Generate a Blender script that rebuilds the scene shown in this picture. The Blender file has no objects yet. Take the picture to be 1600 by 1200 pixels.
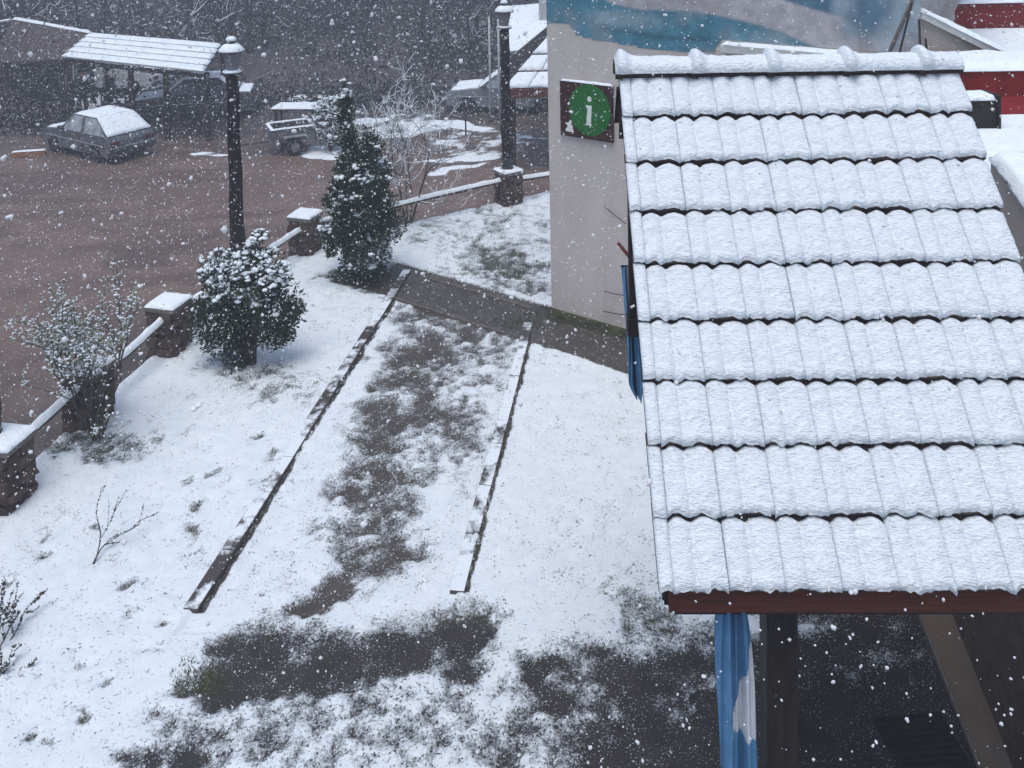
import bpy, bmesh, math, random
import numpy as np
from mathutils import Vector, Matrix, Euler, noise as mnoise

random.seed(7)
rng = np.random.default_rng(7)
R = math.radians
C = bpy.context.scene.collection
SC = bpy.context.scene

# ---------------------------------------------------------------- camera
CAM_H, PITCH, ROLL, FPX, CX, CY = 6.5, R(2.5), R(-1.05), 1420.0, 800.0, -98.0
cam_data = bpy.data.cameras.new('camera')
cam = bpy.data.objects.new('camera', cam_data)
C.objects.link(cam)
CAM_M = Matrix.Translation((0, 0, CAM_H)) @ Matrix.Rotation(R(90) - PITCH, 4, 'X') @ Matrix.Rotation(ROLL, 4, 'Z')
cam.matrix_world = CAM_M
cam_data.sensor_width = 36
cam_data.lens = FPX / 1600 * 36
cam_data.shift_y = -(600 - CY) / 1600
cam_data.clip_start = 0.05
cam_data.clip_end = 600
SC.camera = cam

# ---------------------------------------------------------------- sky, sun, exposure
SUN_EL, SUN_AZ = R(72), R(200)
world = bpy.data.worlds.new('World')
SC.world = world
world.use_nodes = True
wn = world.node_tree.nodes
bg = wn['Background']
sky = wn.new('ShaderNodeTexSky')
sky.sky_type = 'NISHITA'
sky.sun_disc = False
sky.sun_elevation = SUN_EL
sky.sun_rotation = SUN_AZ
sky.air_density = 1.0
sky.dust_density = 2.6
sky.ozone_density = 1.0
world.node_tree.links.new(sky.outputs[0], bg.inputs[0])
bg.inputs[1].default_value = 0.13
sd = bpy.data.lights.new('sun', 'SUN')
sd.energy = 1.0
sd.angle = R(35)
sd.color = (1.0, 0.98, 0.95)
sun = bpy.data.objects.new('sun', sd)
C.objects.link(sun)
# sky sun_rotation is measured clockwise from +Y
sdir = Vector((math.sin(SUN_AZ) * math.cos(SUN_EL), math.cos(SUN_AZ) * math.cos(SUN_EL), math.sin(SUN_EL)))
sun.rotation_euler = sdir.to_track_quat('Z', 'Y').to_euler()
sun.location = (0, -5, 30)
SC.view_settings.view_transform = 'Standard'
SC.view_settings.look = 'None'
SC.view_settings.gamma = 1
SC.view_settings.exposure = 0.6
SC.cycles.max_bounces = 6
SC.cycles.diffuse_bounces = 3
SC.cycles.volume_bounces = 1

# ---------------------------------------------------------------- pixels to places
CAM_I = CAM_M.inverted()
CAM_P = Vector((0, 0, CAM_H))
def ray(x, y):
    v = Vector(((x - CX) / FPX, (CY - y) / FPX, -1))
    return (CAM_M.to_3x3() @ v)
def at_z(x, y, z=0.0):
    d = ray(x, y)
    return CAM_P + d * ((z - CAM_H) / d.z)
def at_y(x, y, Y):
    d = ray(x, y)
    return CAM_P + d * (Y / d.y)
def at_plane(x, y, p0, n):
    d = ray(x, y)
    return CAM_P + d * ((Vector(p0) - CAM_P).dot(n) / d.dot(n))
_M3 = np.array(CAM_I)
def project(P):
    P = np.asarray(P, float)
    q = P @ _M3[:3, :3].T + _M3[:3, 3]
    w = np.minimum(q[:, 2], -0.01)
    return CX + FPX * q[:, 0] / -w, CY - FPX * q[:, 1] / -w

# ---------------------------------------------------------------- noise
def vnoise(x, y, s=0):
    ix, iy = np.floor(x), np.floor(y)
    fx, fy = x - ix, y - iy
    fx = fx * fx * (3 - 2 * fx); fy = fy * fy * (3 - 2 * fy)
    def h(a, b):
        v = np.sin(a * 127.1 + b * 311.7 + s * 74.7) * 43758.5453
        return v - np.floor(v)
    return (h(ix, iy) * (1 - fx) + h(ix + 1, iy) * fx) * (1 - fy) + (h(ix, iy + 1) * (1 - fx) + h(ix + 1, iy + 1) * fx) * fy
def fbm(x, y, s=0, o=4):
    a, t, n = 0.5, 0, 0
    for i in range(o):
        t = t + a * vnoise(x, y, s + i * 3.1); n += a
        x, y, a = x * 2.03 + 5.2, y * 2.03 + 1.7, a * 0.5
    return t / n
def sstep(a, b, x):
    t = np.clip((x - a) / (b - a), 0, 1)
    return t * t * (3 - 2 * t)

# ---------------------------------------------------------------- materials
MATS = {}
def nodes_of(name):
    m = bpy.data.materials.new(name)
    m.use_nodes = True
    nt = m.node_tree
    return m, nt, nt.nodes['Principled BSDF']
def mat(name, col, rough=0.7, var=0.25, scale=6.0, bump=0.2, bscale=40.0, metal=0.0, spec=0.25, obj=False, stretch=(1, 1, 1), bdist=0.01, col2=None):
    """procedural: colour varied by noise, fine bump"""
    m, nt, b = nodes_of(name)
    N, L = nt.nodes, nt.links
    tc = N.new('ShaderNodeTexCoord')
    mp = N.new('ShaderNodeMapping'); mp.inputs['Scale'].default_value = stretch
    L.new(tc.outputs['Object'], mp.inputs['Vector'])
    n1 = N.new('ShaderNodeTexNoise'); n1.inputs['Scale'].default_value = scale; n1.inputs['Detail'].default_value = 5
    L.new(mp.outputs[0], n1.inputs['Vector'])
    cr = N.new('ShaderNodeValToRGB')
    c1 = [c * (1 - var) for c in col]; c2 = [min(1, c * (1 + var)) for c in (col2 or col)]
    cr.color_ramp.elements[0].position = 0.3; cr.color_ramp.elements[1].position = 0.7
    cr.color_ramp.elements[0].color = (*c1, 1); cr.color_ramp.elements[1].color = (*c2, 1)
    L.new(n1.outputs['Fac'], cr.inputs['Fac'])
    out = cr.outputs['Color']
    if obj:
        oi = N.new('ShaderNodeObjectInfo'); hs = N.new('ShaderNodeHueSaturation')
        mr = N.new('ShaderNodeMapRange'); mr.inputs['To Min'].default_value = 0.65; mr.inputs['To Max'].default_value = 1.35
        L.new(oi.outputs['Random'], mr.inputs['Value']); L.new(mr.outputs[0], hs.inputs['Value'])
        L.new(out, hs.inputs['Color']); out = hs.outputs['Color']
    L.new(out, b.inputs['Base Color'])
    b.inputs['Roughness'].default_value = rough
    b.inputs['Metallic'].default_value = metal
    b.inputs['Specular IOR Level'].default_value = spec
    if bump:
        n2 = N.new('ShaderNodeTexNoise'); n2.inputs['Scale'].default_value = bscale; n2.inputs['Detail'].default_value = 4
        L.new(mp.outputs[0], n2.inputs['Vector'])
        bm_ = N.new('ShaderNodeBump'); bm_.inputs['Strength'].default_value = bump; bm_.inputs['Distance'].default_value = bdist
        L.new(n2.outputs['Fac'], bm_.inputs['Height']); L.new(bm_.outputs[0], b.inputs['Normal'])
    MATS[name] = m
    return m

SNOW_C = (0.80, 0.875, 0.92)
mat('snow', SNOW_C, 0.8, 0.04, 9, 0.55, 45, spec=0.25, bdist=0.02)
mat('roof_snow', (.775, .845, .895), 0.8, 0.08, 22, 0.9, 42, spec=0.25, stretch=(1, 2.6, 1), bdist=0.018)
mat('tile', (0.045, 0.028, 0.024), 0.65, 0.4, 20, 0.5, 60, obj=True)
mat('red_wood', (0.10, 0.026, 0.015), 0.65, 0.35, 5, 0.4, 30, stretch=(1, 12, 12))
mat('dark_wood', (0.018, 0.013, 0.011), 0.6, 0.45, 8, 0.5, 40, stretch=(4, 4, 0.6))
mat('log', (0.014, 0.010, 0.010), 0.6, 0.5, 9, 0.6, 40, stretch=(4, 4, 0.5))
mat('rail_wood', (0.07, 0.05, 0.04), 0.7, 0.4, 12, 0.5, 60)
mat('stone', (0.085, 0.058, 0.046), 0.75, 0.5, 9, 0.7, 30, obj=True, bdist=0.02)
mat('mortar', (0.055, 0.045, 0.038), 0.9, 0.3, 12, 0.6, 60)
mat('slab', (0.16, 0.14, 0.125), 0.8, 0.3, 10, 0.4, 60)
mat('iron', (0.018, 0.018, 0.02), 0.4, 0.3, 12, 0.3, 60, spec=0.5)
mat('lamp_glass', (0.17, 0.18, 0.19), 0.15, 0.1, 6, 0, 1, spec=0.6)
mat('concrete', (0.13, 0.115, 0.1), 0.6, 0.3, 8, 0.4, 60)
mat('gravel_wall', (0.52, 0.475, 0.44), 0.9, 0.09, 1.6, 0.4, 60, stretch=(1.6, 1.6, .5), col2=(.52, .48, .45))
mat('ledge_paint', (0.55, 0.56, 0.54), 0.7, 0.1, 6, 0.2, 50)
mat('plinth', (0.05, 0.045, 0.032), 0.85, 0.5, 6, 0.6, 40, col2=(0.08, 0.085, 0.04))
mat('sign_board', (0.045, 0.014, 0.012), 0.6, 0.5, 14, 0.5, 50, stretch=(3, 3, 1))
mat('sign_green', (0.012, 0.13, 0.022), 0.45, 0.2, 10, 0.15, 60)
mat('sign_white', (0.72, 0.74, 0.72), 0.5, 0.08, 10, 0, 1)
mat('flag_blue', (0.095, 0.25, 0.44), 0.75, 0.2, 7, 0.3, 180)
mat('flag_white', (0.66, 0.68, 0.72), 0.75, 0.08, 7, 0.3, 180)
mat('pole_red', (0.13, 0.03, 0.025), 0.5, 0.3, 10, 0.2, 50)
mat('wet_paving', (0.035, 0.032, 0.03), 0.35, 0.4, 14, 0.5, 70)
mat('rubber', (0.012, 0.012, 0.013), 0.8, 0.3, 20, 0.6, 120)
mat('beige_wall', (0.44, 0.39, 0.35), 0.9, 0.06, 2, 0.3, 50)
mat('step_stone', (0.23, 0.20, 0.17), 0.45, 0.3, 3.5, 0.2, 60, col2=(0.12, 0.085, 0.055))
mat('brown_board', (0.07, 0.045, 0.033), 0.55, 0.4, 6, 0.4, 40)
mat('red_paint', (0.20, 0.012, 0.012), 0.7, 0.25, 4, 0.25, 40)
mat('black_box', (0.02, 0.017, 0.015), 0.6, 0.4, 6, 0.4, 40)
mat('car_dark', (0.035, 0.04, 0.05), 0.35, 0.25, 5, 0.0, 1, spec=0.6)
mat('car_silver', (0.085, 0.092, 0.105), 0.4, 0.35, 4, 0.0, 1, spec=0.6)
mat('trailer_sheet', (0.13, 0.135, 0.14), 0.5, 0.3, 5, 0.2, 30, metal=0.2)
mat('car_grey', (0.16, 0.17, 0.19), 0.35, 0.2, 5, 0.0, 1, spec=0.6)
mat('car_white', (0.5, 0.51, 0.53), 0.35, 0.1, 5, 0.0, 1, spec=0.6)
mat('car_glass', (0.02, 0.024, 0.03), 0.12, 0.2, 4, 0, 1, spec=0.6)
mat('frost_glass', (0.30, 0.34, 0.38), 0.7, 0.4, 5, 0.3, 30)
mat('tyre', (0.012, 0.012, 0.013), 0.85, 0.2, 20, 0.3, 60)
mat('rim', (0.25, 0.26, 0.28), 0.4, 0.2, 10, 0, 1, metal=0.6)
mat('tail_red', (0.09, 0.01, 0.01), 0.3, 0.2, 10, 0, 1)
mat('chrome', (0.33, 0.34, 0.36), 0.35, 0.15, 10, 0, 1, metal=0.4)
mat('shed_board', (0.07, 0.055, 0.05), 0.85, 0.3, 3, 0.4, 30, stretch=(5, 5, 0.7))
mat('metal_sheet', (0.3, 0.31, 0.32), 0.5, 0.2, 5, 0.2, 30, metal=0.3)
mat('pale_post', (0.42, 0.43, 0.44), 0.6, 0.2, 8, 0.2, 40)
mat('timber_orange', (0.30, 0.15, 0.07), 0.75, 0.3, 10, 0.4, 50)
mat('thuja', (0.018, 0.038, 0.018), 0.65, 0.5, 3, 0, 1, col2=(0.035, 0.055, 0.025))
mat('conifer', (0.02, 0.038, 0.02), 0.65, 0.5, 3, 0, 1, col2=(0.04, 0.052, 0.025))
mat('bark', (0.05, 0.038, 0.032), 0.85, 0.4, 10, 0.6, 40)
mat('twig', (0.075, 0.062, 0.05), 0.85, 0.4, 6, 0, 1)
mat('pale_leaf', (0.22, 0.23, 0.17), 0.7, 0.5, 5, 0, 1, col2=(0.28, 0.29, 0.2))
mat('dull_leaf', (0.07, 0.065, 0.05), 0.7, 0.4, 5, 0, 1)
mat('grass', (0.045, 0.06, 0.025), 0.75, 0.5, 8, 0, 1, col2=(0.09, 0.09, 0.04))
mat('wood_dark', (0.02, 0.023, 0.024), 0.9, 0.4, 1.5, 0, 1)
mat('forest_bark', (0.02, 0.02, 0.021), 0.9, 0.4, 5, 0.5, 20)
mat('coat_dark', (0.016, 0.017, 0.022), 0.85, 0.3, 14, 0.3, 60)
mat('coat_navy', (0.02, 0.022, 0.034), 0.85, 0.3, 14, 0.3, 60)
mat('skin', (0.32, 0.19, 0.14), 0.55, 0.1, 10, 0, 1)
mat('hair', (0.015, 0.012, 0.01), 0.7, 0.3, 30, 0.4, 80)
mat('flake', (0.9, 0.92, 0.95), 0.8, 0.02, 5, 0, 1)

def ground_mat(name, wet_rough=0.38, fine=34.0, amp=0.85, lo=0.30, hi=0.68, specks=58.0):
    m, nt, b = nodes_of(name)
    N, L = nt.nodes, nt.links
    tc = N.new('ShaderNodeTexCoord')
    a = N.new('ShaderNodeAttribute'); a.attribute_name = 'cov'
    g = N.new('ShaderNodeAttribute'); g.attribute_name = 'gcol'
    def nz(s, d=4):
        n = N.new('ShaderNodeTexNoise'); n.inputs['Scale'].default_value = s; n.inputs['Detail'].default_value = d
        n.inputs['Roughness'].default_value = 0.68
        L.new(tc.outputs['Object'], n.inputs['Vector']); return n
    def ma(op, x, y):
        n = N.new('ShaderNodeMath'); n.operation = op
        for i, v in enumerate((x, y)):
            if isinstance(v, (int, float)): n.inputs[i].default_value = v
            else: L.new(v, n.inputs[i])
        return n.outputs[0]
    n1 = nz(fine); n2 = nz(fine * 3.4, 3); n3 = nz(5.0)
    f = ma('ADD', a.outputs['Fac'], ma('MULTIPLY', ma('SUBTRACT', n1.outputs['Fac'], 0.5), amp))
    f = ma('ADD', f, ma('MULTIPLY', ma('SUBTRACT', n2.outputs['Fac'], 0.5), amp * 0.5))
    def bits(scale, a_, b_, k):
        n = nz(scale, 2); q = N.new('ShaderNodeMapRange'); q.interpolation_type = 'SMOOTHSTEP'
        q.inputs['From Min'].default_value = a_; q.inputs['From Max'].default_value = b_; q.inputs['To Max'].default_value = k
        L.new(n.outputs['Fac'], q.inputs['Value']); return q.outputs[0]
    if specks:
        f = ma('ADD', f, bits(specks, .58, .69, .48))
        f = ma('SUBTRACT', f, bits(specks * .7, .56, .72, .42))
    mr = N.new('ShaderNodeMapRange'); mr.interpolation_type = 'SMOOTHSTEP'
    mr.inputs['From Min'].default_value = lo; mr.inputs['From Max'].default_value = hi
    L.new(f, mr.inputs['Value'])
    # ground colour with grit
    hs = N.new('ShaderNodeHueSaturation')
    L.new(g.outputs['Color'], hs.inputs['Color'])
    gv = ma('ADD', ma('MULTIPLY', n2.outputs['Fac'], 1.3), ma('MULTIPLY', n3.outputs['Fac'], 0.9))
    L.new(ma('ADD', gv, -0.05), hs.inputs['Value'])
    sn = N.new('ShaderNodeValToRGB')
    sn.color_ramp.elements[0].color = (0.75, 0.825, 0.875, 1); sn.color_ramp.elements[1].color = (0.82, 0.885, 0.925, 1)
    sn.color_ramp.elements[0].position = 0.35; sn.color_ramp.elements[1].position = 0.65
    L.new(n3.outputs['Fac'], sn.inputs['Fac'])
    mx = N.new('ShaderNodeMix'); mx.data_type = 'RGBA'
    L.new(mr.outputs[0], mx.inputs['Factor']); L.new(hs.outputs['Color'], mx.inputs[6]); L.new(sn.outputs['Color'], mx.inputs[7])
    L.new(mx.outputs[2], b.inputs['Base Color'])
    rr = N.new('ShaderNodeMapRange'); rr.inputs['To Min'].default_value = wet_rough; rr.inputs['To Max'].default_value = 0.85
    L.new(mr.outputs[0], rr.inputs['Value']); L.new(rr.outputs[0], b.inputs['Roughness'])
    b.inputs['Specular IOR Level'].default_value = 0.3
    bp = N.new('ShaderNodeBump'); bp.inputs['Strength'].default_value = 0.7; bp.inputs['Distance'].default_value = 0.02
    hh = ma('ADD', mr.outputs[0], ma('MULTIPLY', n2.outputs['Fac'], 0.6))
    L.new(hh, bp.inputs['Height']); L.new(bp.outputs[0], b.inputs['Normal'])
    MATS[name] = m
    return m
ground_mat('garden_ground')
ground_mat('parking_ground', wet_rough=0.5, fine=9.0, amp=0.5, specks=0, lo=.44, hi=.60)
ground_mat('forest_floor', wet_rough=0.9, fine=2.0, amp=0.9, lo=0.4, hi=0.6, specks=0)

def kerb_mat():
    m, nt, b = nodes_of('kerb_concrete')
    N, L = nt.nodes, nt.links
    geo = N.new('ShaderNodeNewGeometry'); sx = N.new('ShaderNodeSeparateXYZ'); L.new(geo.outputs['Normal'], sx.inputs[0])
    n1 = N.new('ShaderNodeTexNoise'); n1.inputs['Scale'].default_value = 1.1; n1.inputs['Detail'].default_value = 6; n1.inputs['Roughness'].default_value = 0.7
    L.new(geo.outputs['Position'], n1.inputs['Vector'])
    mm = N.new('ShaderNodeMath'); mm.operation = 'MULTIPLY'
    L.new(n1.outputs['Fac'], mm.inputs[0]); L.new(sx.outputs['Z'], mm.inputs[1])
    mr = N.new('ShaderNodeMapRange'); mr.inputs['From Min'].default_value = 0.43; mr.inputs['From Max'].default_value = 0.50
    L.new(mm.outputs[0], mr.inputs['Value'])
    mx = N.new('ShaderNodeMix'); mx.data_type = 'RGBA'
    mx.inputs[6].default_value = (0.055, 0.047, 0.042, 1); mx.inputs[7].default_value = (0.76, 0.83, 0.88, 1)
    L.new(mr.outputs[0], mx.inputs['Factor']); L.new(mx.outputs[2], b.inputs['Base Color'])
    b.inputs['Roughness'].default_value = 0.65
    n2 = N.new('ShaderNodeTexNoise'); n2.inputs['Scale'].default_value = 40
    L.new(geo.outputs['Position'], n2.inputs['Vector'])
    bp = N.new('ShaderNodeBump'); bp.inputs['Strength'].default_value = 0.5; bp.inputs['Distance'].default_value = 0.015
    L.new(n2.outputs['Fac'], bp.inputs['Height']); L.new(bp.outputs[0], b.inputs['Normal'])
    MATS['kerb_concrete'] = m
kerb_mat()
def attr_mat(name, rough=0.85):
    m, nt, b = nodes_of(name)
    N, L = nt.nodes, nt.links
    a = N.new('ShaderNodeAttribute'); a.attribute_name = 'gcol'
    tc = N.new('ShaderNodeTexCoord')
    n = N.new('ShaderNodeTexNoise'); n.inputs['Scale'].default_value = 7; n.inputs['Detail'].default_value = 6
    L.new(tc.outputs['Object'], n.inputs['Vector'])
    hs = N.new('ShaderNodeHueSaturation'); L.new(a.outputs['Color'], hs.inputs['Color'])
    mr = N.new('ShaderNodeMapRange'); mr.inputs['To Min'].default_value = 0.7; mr.inputs['To Max'].default_value = 1.3
    L.new(n.outputs['Fac'], mr.inputs['Value']); L.new(mr.outputs[0], hs.inputs['Value'])
    L.new(hs.outputs['Color'], b.inputs['Base Color'])
    b.inputs['Roughness'].default_value = rough
    MATS[name] = m
attr_mat('mural_paint')

# ---------------------------------------------------------------- mesh helpers
def link(name, me, material, parent=None, loc=None, rotz=0.0):
    o = bpy.data.objects.new(name, me)
    C.objects.link(o)
    if material is not None and len(me.materials) == 0:
        me.materials.append(MATS[material])
    if parent is not None: o.parent = parent
    if loc is not None: o.location = loc
    if rotz: o.rotation_euler = (0, 0, rotz)
    return o
def tag(o, label=None, cat=None, group=None, kind=None):
    if label: o['label'] = label
    if cat: o['category'] = cat
    if group: o['group'] = group
    if kind: o['kind'] = kind
    return o
def thing(name, label, cat, loc=(0, 0, 0), rotz=0.0, group=None):
    o = bpy.data.objects.new(name, None)
    C.objects.link(o)
    o.empty_display_size = 0.2
    o.location = loc; o.rotation_euler = (0, 0, rotz)
    return tag(o, label, cat, group)
def copy_tree(o, parent=None):
    c = o.copy(); C.objects.link(c)
    if parent is not None: c.parent = parent
    for ch in o.children: copy_tree(ch, c)
    return c
class MB:
    def __init__(s): s.v, s.f = [], []
    def add(s, vs, fs):
        k = len(s.v); s.v += [tuple(v) for v in vs]; s.f += [tuple(i + k for i in f) for f in fs]; return s
    def box(s, x0, x1, y0, y1, z0, z1, b=0.0, M=None):
        bm = bmesh.new()
        bmesh.ops.create_cube(bm, size=1)
        for v in bm.verts:
            v.co = Vector((x0 + (v.co.x + .5) * (x1 - x0), y0 + (v.co.y + .5) * (y1 - y0), z0 + (v.co.z + .5) * (z1 - z0)))
        if b: bmesh.ops.bevel(bm, geom=list(bm.edges), offset=b, segments=2, affect='EDGES', profile=0.6)
        if M is not None: bm.transform(M)
        bm.verts.index_update()
        s.add([v.co for v in bm.verts], [[v.index for v in f.verts] for f in bm.faces])
        bm.free(); return s
    def tube(s, pts, rad, n=8, cap=True):
        pts = [Vector(p) for p in pts]
        if not hasattr(rad, '__len__'): rad = [rad] * len(pts)
        k = len(s.v); up = None
        for i, p in enumerate(pts):
            t = (pts[min(i + 1, len(pts) - 1)] - pts[max(i - 1, 0)])
            t = t.normalized() if t.length > 1e-9 else Vector((0, 0, 1))
            if up is None: up = Vector((1, 0, 0)) if abs(t.x) < 0.9 else Vector((0, 1, 0))
            a = t.cross(up)
            a = a.normalized() if a.length > 1e-6 else t.orthogonal().normalized()
            b = t.cross(a); up = a.cross(t)
            for j in range(n):
                w = 2 * math.pi * j / n
                s.v.append(tuple(p + (a * math.cos(w) + b * math.sin(w)) * rad[i]))
        for i in range(len(pts) - 1):
            for j in range(n):
                s.f.append((k + i * n + j, k + i * n + (j + 1) % n, k + (i + 1) * n + (j + 1) % n, k + (i + 1) * n + j))
        if cap:
            s.f.append(tuple(k + j for j in range(n))[::-1])
            s.f.append(tuple(k + (len(pts) - 1) * n + j for j in range(n)))
        return s
    def lathe(s, prof, n=16, c=(0, 0, 0), axis='Z'):
        k = len(s.v)
        for r, z in prof:
            for j in range(n):
                w = 2 * math.pi * (j + .5) / n
                p = (r * math.cos(w), r * math.sin(w), z)
                if axis == 'Y': p = (p[0], p[2], p[1])
                s.v.append((c[0] + p[0], c[1] + p[1], c[2] + p[2]))
        for i in range(len(prof) - 1):
            for j in range(n):
                s.f.append((k + i * n + j, k + i * n + (j + 1) % n, k + (i + 1) * n + (j + 1) % n, k + (i + 1) * n + j))
        s.f.append(tuple(k + j for j in range(n))[::-1]); s.f.append(tuple(k + (len(prof) - 1) * n + j for j in range(n)))
        return s
    def mesh(s, name, smooth=False):
        me = bpy.data.meshes.new(name)
        me.from_pydata(s.v, [], s.f); me.update()
        bm = bmesh.new(); bm.from_mesh(me); bmesh.ops.recalc_face_normals(bm, faces=bm.faces); bm.to_mesh(me); bm.free()
        if smooth: me.polygons.foreach_set('use_smooth', [True] * len(me.polygons))
        return me
    def build(s, name, material, parent=None, smooth=False, **k):
        return link(name, s.mesh(name, smooth), material, parent, **k)
def np_mesh(name, V, F, smooth=False):
    """V (n,3), F (m,k) uniform polygons"""
    me = bpy.data.meshes.new(name)
    V = np.asarray(V, np.float32); F = np.asarray(F, np.int32)
    k = F.shape[1]
    me.vertices.add(len(V)); me.vertices.foreach_set('co', V.ravel())
    me.loops.add(F.size); me.loops.foreach_set('vertex_index', F.ravel())
    me.polygons.add(len(F))
    me.polygons.foreach_set('loop_start', np.arange(0, F.size, k, dtype=np.int32))
    if smooth: me.polygons.foreach_set('use_smooth', np.ones(len(F), bool))
    me.update(calc_edges=True); me.validate()
    return me
def grid_faces(nx, ny):
    i = np.arange(nx - 1)[None, :] + np.arange(ny - 1)[:, None] * nx
    i = i.ravel()
    return np.stack([i, i + 1, i + 1 + nx, i + nx], 1)
def set_attr(me, name, arr):
    arr = np.asarray(arr, np.float32)
    if arr.ndim == 1:
        a = me.attributes.new(name, 'FLOAT', 'POINT'); a.data.foreach_set('value', arr)
    else:
        a = me.attributes.new(name, 'FLOAT_COLOR', 'POINT')
        c = np.ones((len(arr), 4), np.float32); c[:, :3] = arr
        a.data.foreach_set('color', c.ravel())

def blanket(p, th, nu=12, nv=12, seed=0, edge=0.12, rough=0.35, fr=6.0, droop=0.0):
    """a soft layer of snow on the quad p0 p1 p2 p3 (p0-p1 = u, p0-p3 = v): raised, rounded, closed below"""
    p = [Vector(q) for q in p]
    nrm = ((p[1] - p[0]).cross(p[3] - p[0])).normalized()
    if nrm.z < 0: nrm = -nrm
    lu, lv = (p[1] - p[0]).length, (p[3] - p[0]).length
    us = np.linspace(0, 1, nu); vs = np.linspace(0, 1, nv)
    U, Vv = np.meshgrid(us, vs)
    P = np.array
    base = (P(p[0])[None, None] * ((1 - U) * (1 - Vv))[..., None] + P(p[1])[None, None] * (U * (1 - Vv))[..., None]
            + P(p[2])[None, None] * (U * Vv)[..., None] + P(p[3])[None, None] * ((1 - U) * Vv)[..., None])
    du = np.minimum(U, 1 - U) * lu; dv = np.minimum(Vv, 1 - Vv) * lv
    e = edge * min(1, min(lu, lv))
    ef = np.sqrt(np.clip(1 - (1 - np.clip(np.minimum(du, dv) / e, 0, 1)) ** 2, 0, 1))
    nz = fbm(U * lu * fr + seed * 7.3, Vv * lv * fr + seed * 3.1, seed, 4)
    h = th * (0.12 + 0.88 * ef) * (1 - rough + 2 * rough * nz)
    jit = (fbm(U * lu * fr * 1.7 + seed, Vv * lv * fr * 1.7 + 9, seed + 5, 3) - .5)
    top = base + P(nrm)[None, None] * h[..., None]
    du3 = P((p[1] - p[0]).normalized()); dv3 = P((p[3] - p[0]).normalized())
    bd = ((U == 0) | (U == 1) | (Vv == 0) | (Vv == 1))
    top = top + (du3[None, None] + dv3[None, None]) * (jit * bd * th * 0.9)[..., None]
    V = np.concatenate([top.reshape(-1, 3), base.reshape(-1, 3)])
    n = nu * nv
    F = grid_faces(nu, nv)
    ring = [i for i in range(nu)] + [j * nu + nu - 1 for j in range(1, nv)] + [(nv - 1) * nu + i for i in range(nu - 2, -1, -1)] + [j * nu for j in range(nv - 2, 0, -1)]
    S = np.array([[ring[(i + 1) % len(ring)], ring[i], ring[i] + n, ring[(i + 1) % len(ring)] + n] for i in range(len(ring))])
    B = F[:, ::-1] + n
    me = np_mesh('snow', V, np.concatenate([F, S, B]), True)
    bm = bmesh.new(); bm.from_mesh(me); bmesh.ops.recalc_face_normals(bm, faces=bm.faces); bm.to_mesh(me); bm.free()
    return me
def snow(p, th, parent, name='snow', material='snow', **k):
    return link(name, blanket(p, th, **k), material, parent)

# ---------------------------------------------------------------- the ground
ZP = -0.8                                  # the car park lies below the garden
# fence pillars standing on the garden's edge (from their bases)
PIL = [at_z(9, 786), at_z(140, 660), at_z(266, 548), at_z(376, 470), at_z(478, 395)]
P_MID = at_z(585, 368); P_R = at_z(795, 318); P_FAR = Vector((3.2, P_R.y + 1.9, 0))
P_NEAR = PIL[0] + Vector((-0.35, -1.75, 0))
fence_line = [PIL[0] + Vector((-0.9, -4.5, 0)), P_NEAR] + PIL + [P_MID, P_R, P_FAR, P_FAR + Vector((6, 3, 0))]
fl = np.array([[p.x, p.y] for p in fence_line])
WALL_A = at_z(862, 490); WALL_D = Vector((1, -0.70, 0)).normalized(); WALL_N = Vector((-WALL_D.y, WALL_D.x, 0)) * -1   # faces the camera
KL0, KL1 = at_z(297, 958), at_z(636, 425)
KR0, KR1 = at_z(714, 930), at_z(826, 508)

def seg_side_dist(X, Y, pts):
    """signed distance to a polyline (positive on its right side, walking from the near end)"""
    best = np.full(X.shape, 1e9); sg = np.ones(X.shape)
    for a, b in zip(pts[:-1], pts[1:]):
        d = b - a; L2 = (d ** 2).sum()
        t = np.clip(((X - a[0]) * d[0] + (Y - a[1]) * d[1]) / L2, 0, 1)
        qx, qy = X - a[0] - t * d[0], Y - a[1] - t * d[1]
        dist = np.hypot(qx, qy)
        s = np.sign((X - a[0]) * d[1] - (Y - a[1]) * d[0])
        m = dist < best
        best = np.where(m, dist, best); sg = np.where(m, s, sg)
    return best * sg
def ell(px, py, x, y, rx, ry, rot=0, s=0.5):
    c, sn = math.cos(R(rot)), math.sin(R(rot))
    u = ((px - x) * c + (py - y) * sn) / rx; v = (-(px - x) * sn + (py - y) * c) / ry
    return 1 - sstep(1 - s, 1 + s, np.hypot(u, v))
def inpoly(px, py, pts, soft):
    ins = np.zeros(px.shape, bool); best = np.full(px.shape, 1e9)
    for (x0, y0), (x1, y1) in zip(pts, pts[1:] + pts[:1]):
        c = ((y0 > py) != (y1 > py)) & (px < (x1 - x0) * (py - y0) / (y1 - y0 + 1e-9) + x0)
        ins ^= c
        d = ((px - x0) * (x1 - x0) + (py - y0) * (y1 - y0)) / ((x1 - x0) ** 2 + (y1 - y0) ** 2)
        t = np.clip(d, 0, 1)
        best = np.minimum(best, np.hypot(px - x0 - t * (x1 - x0), py - y0 - t * (y1 - y0)))
    return sstep(-soft, soft, np.where(ins, best, -best))

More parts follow.
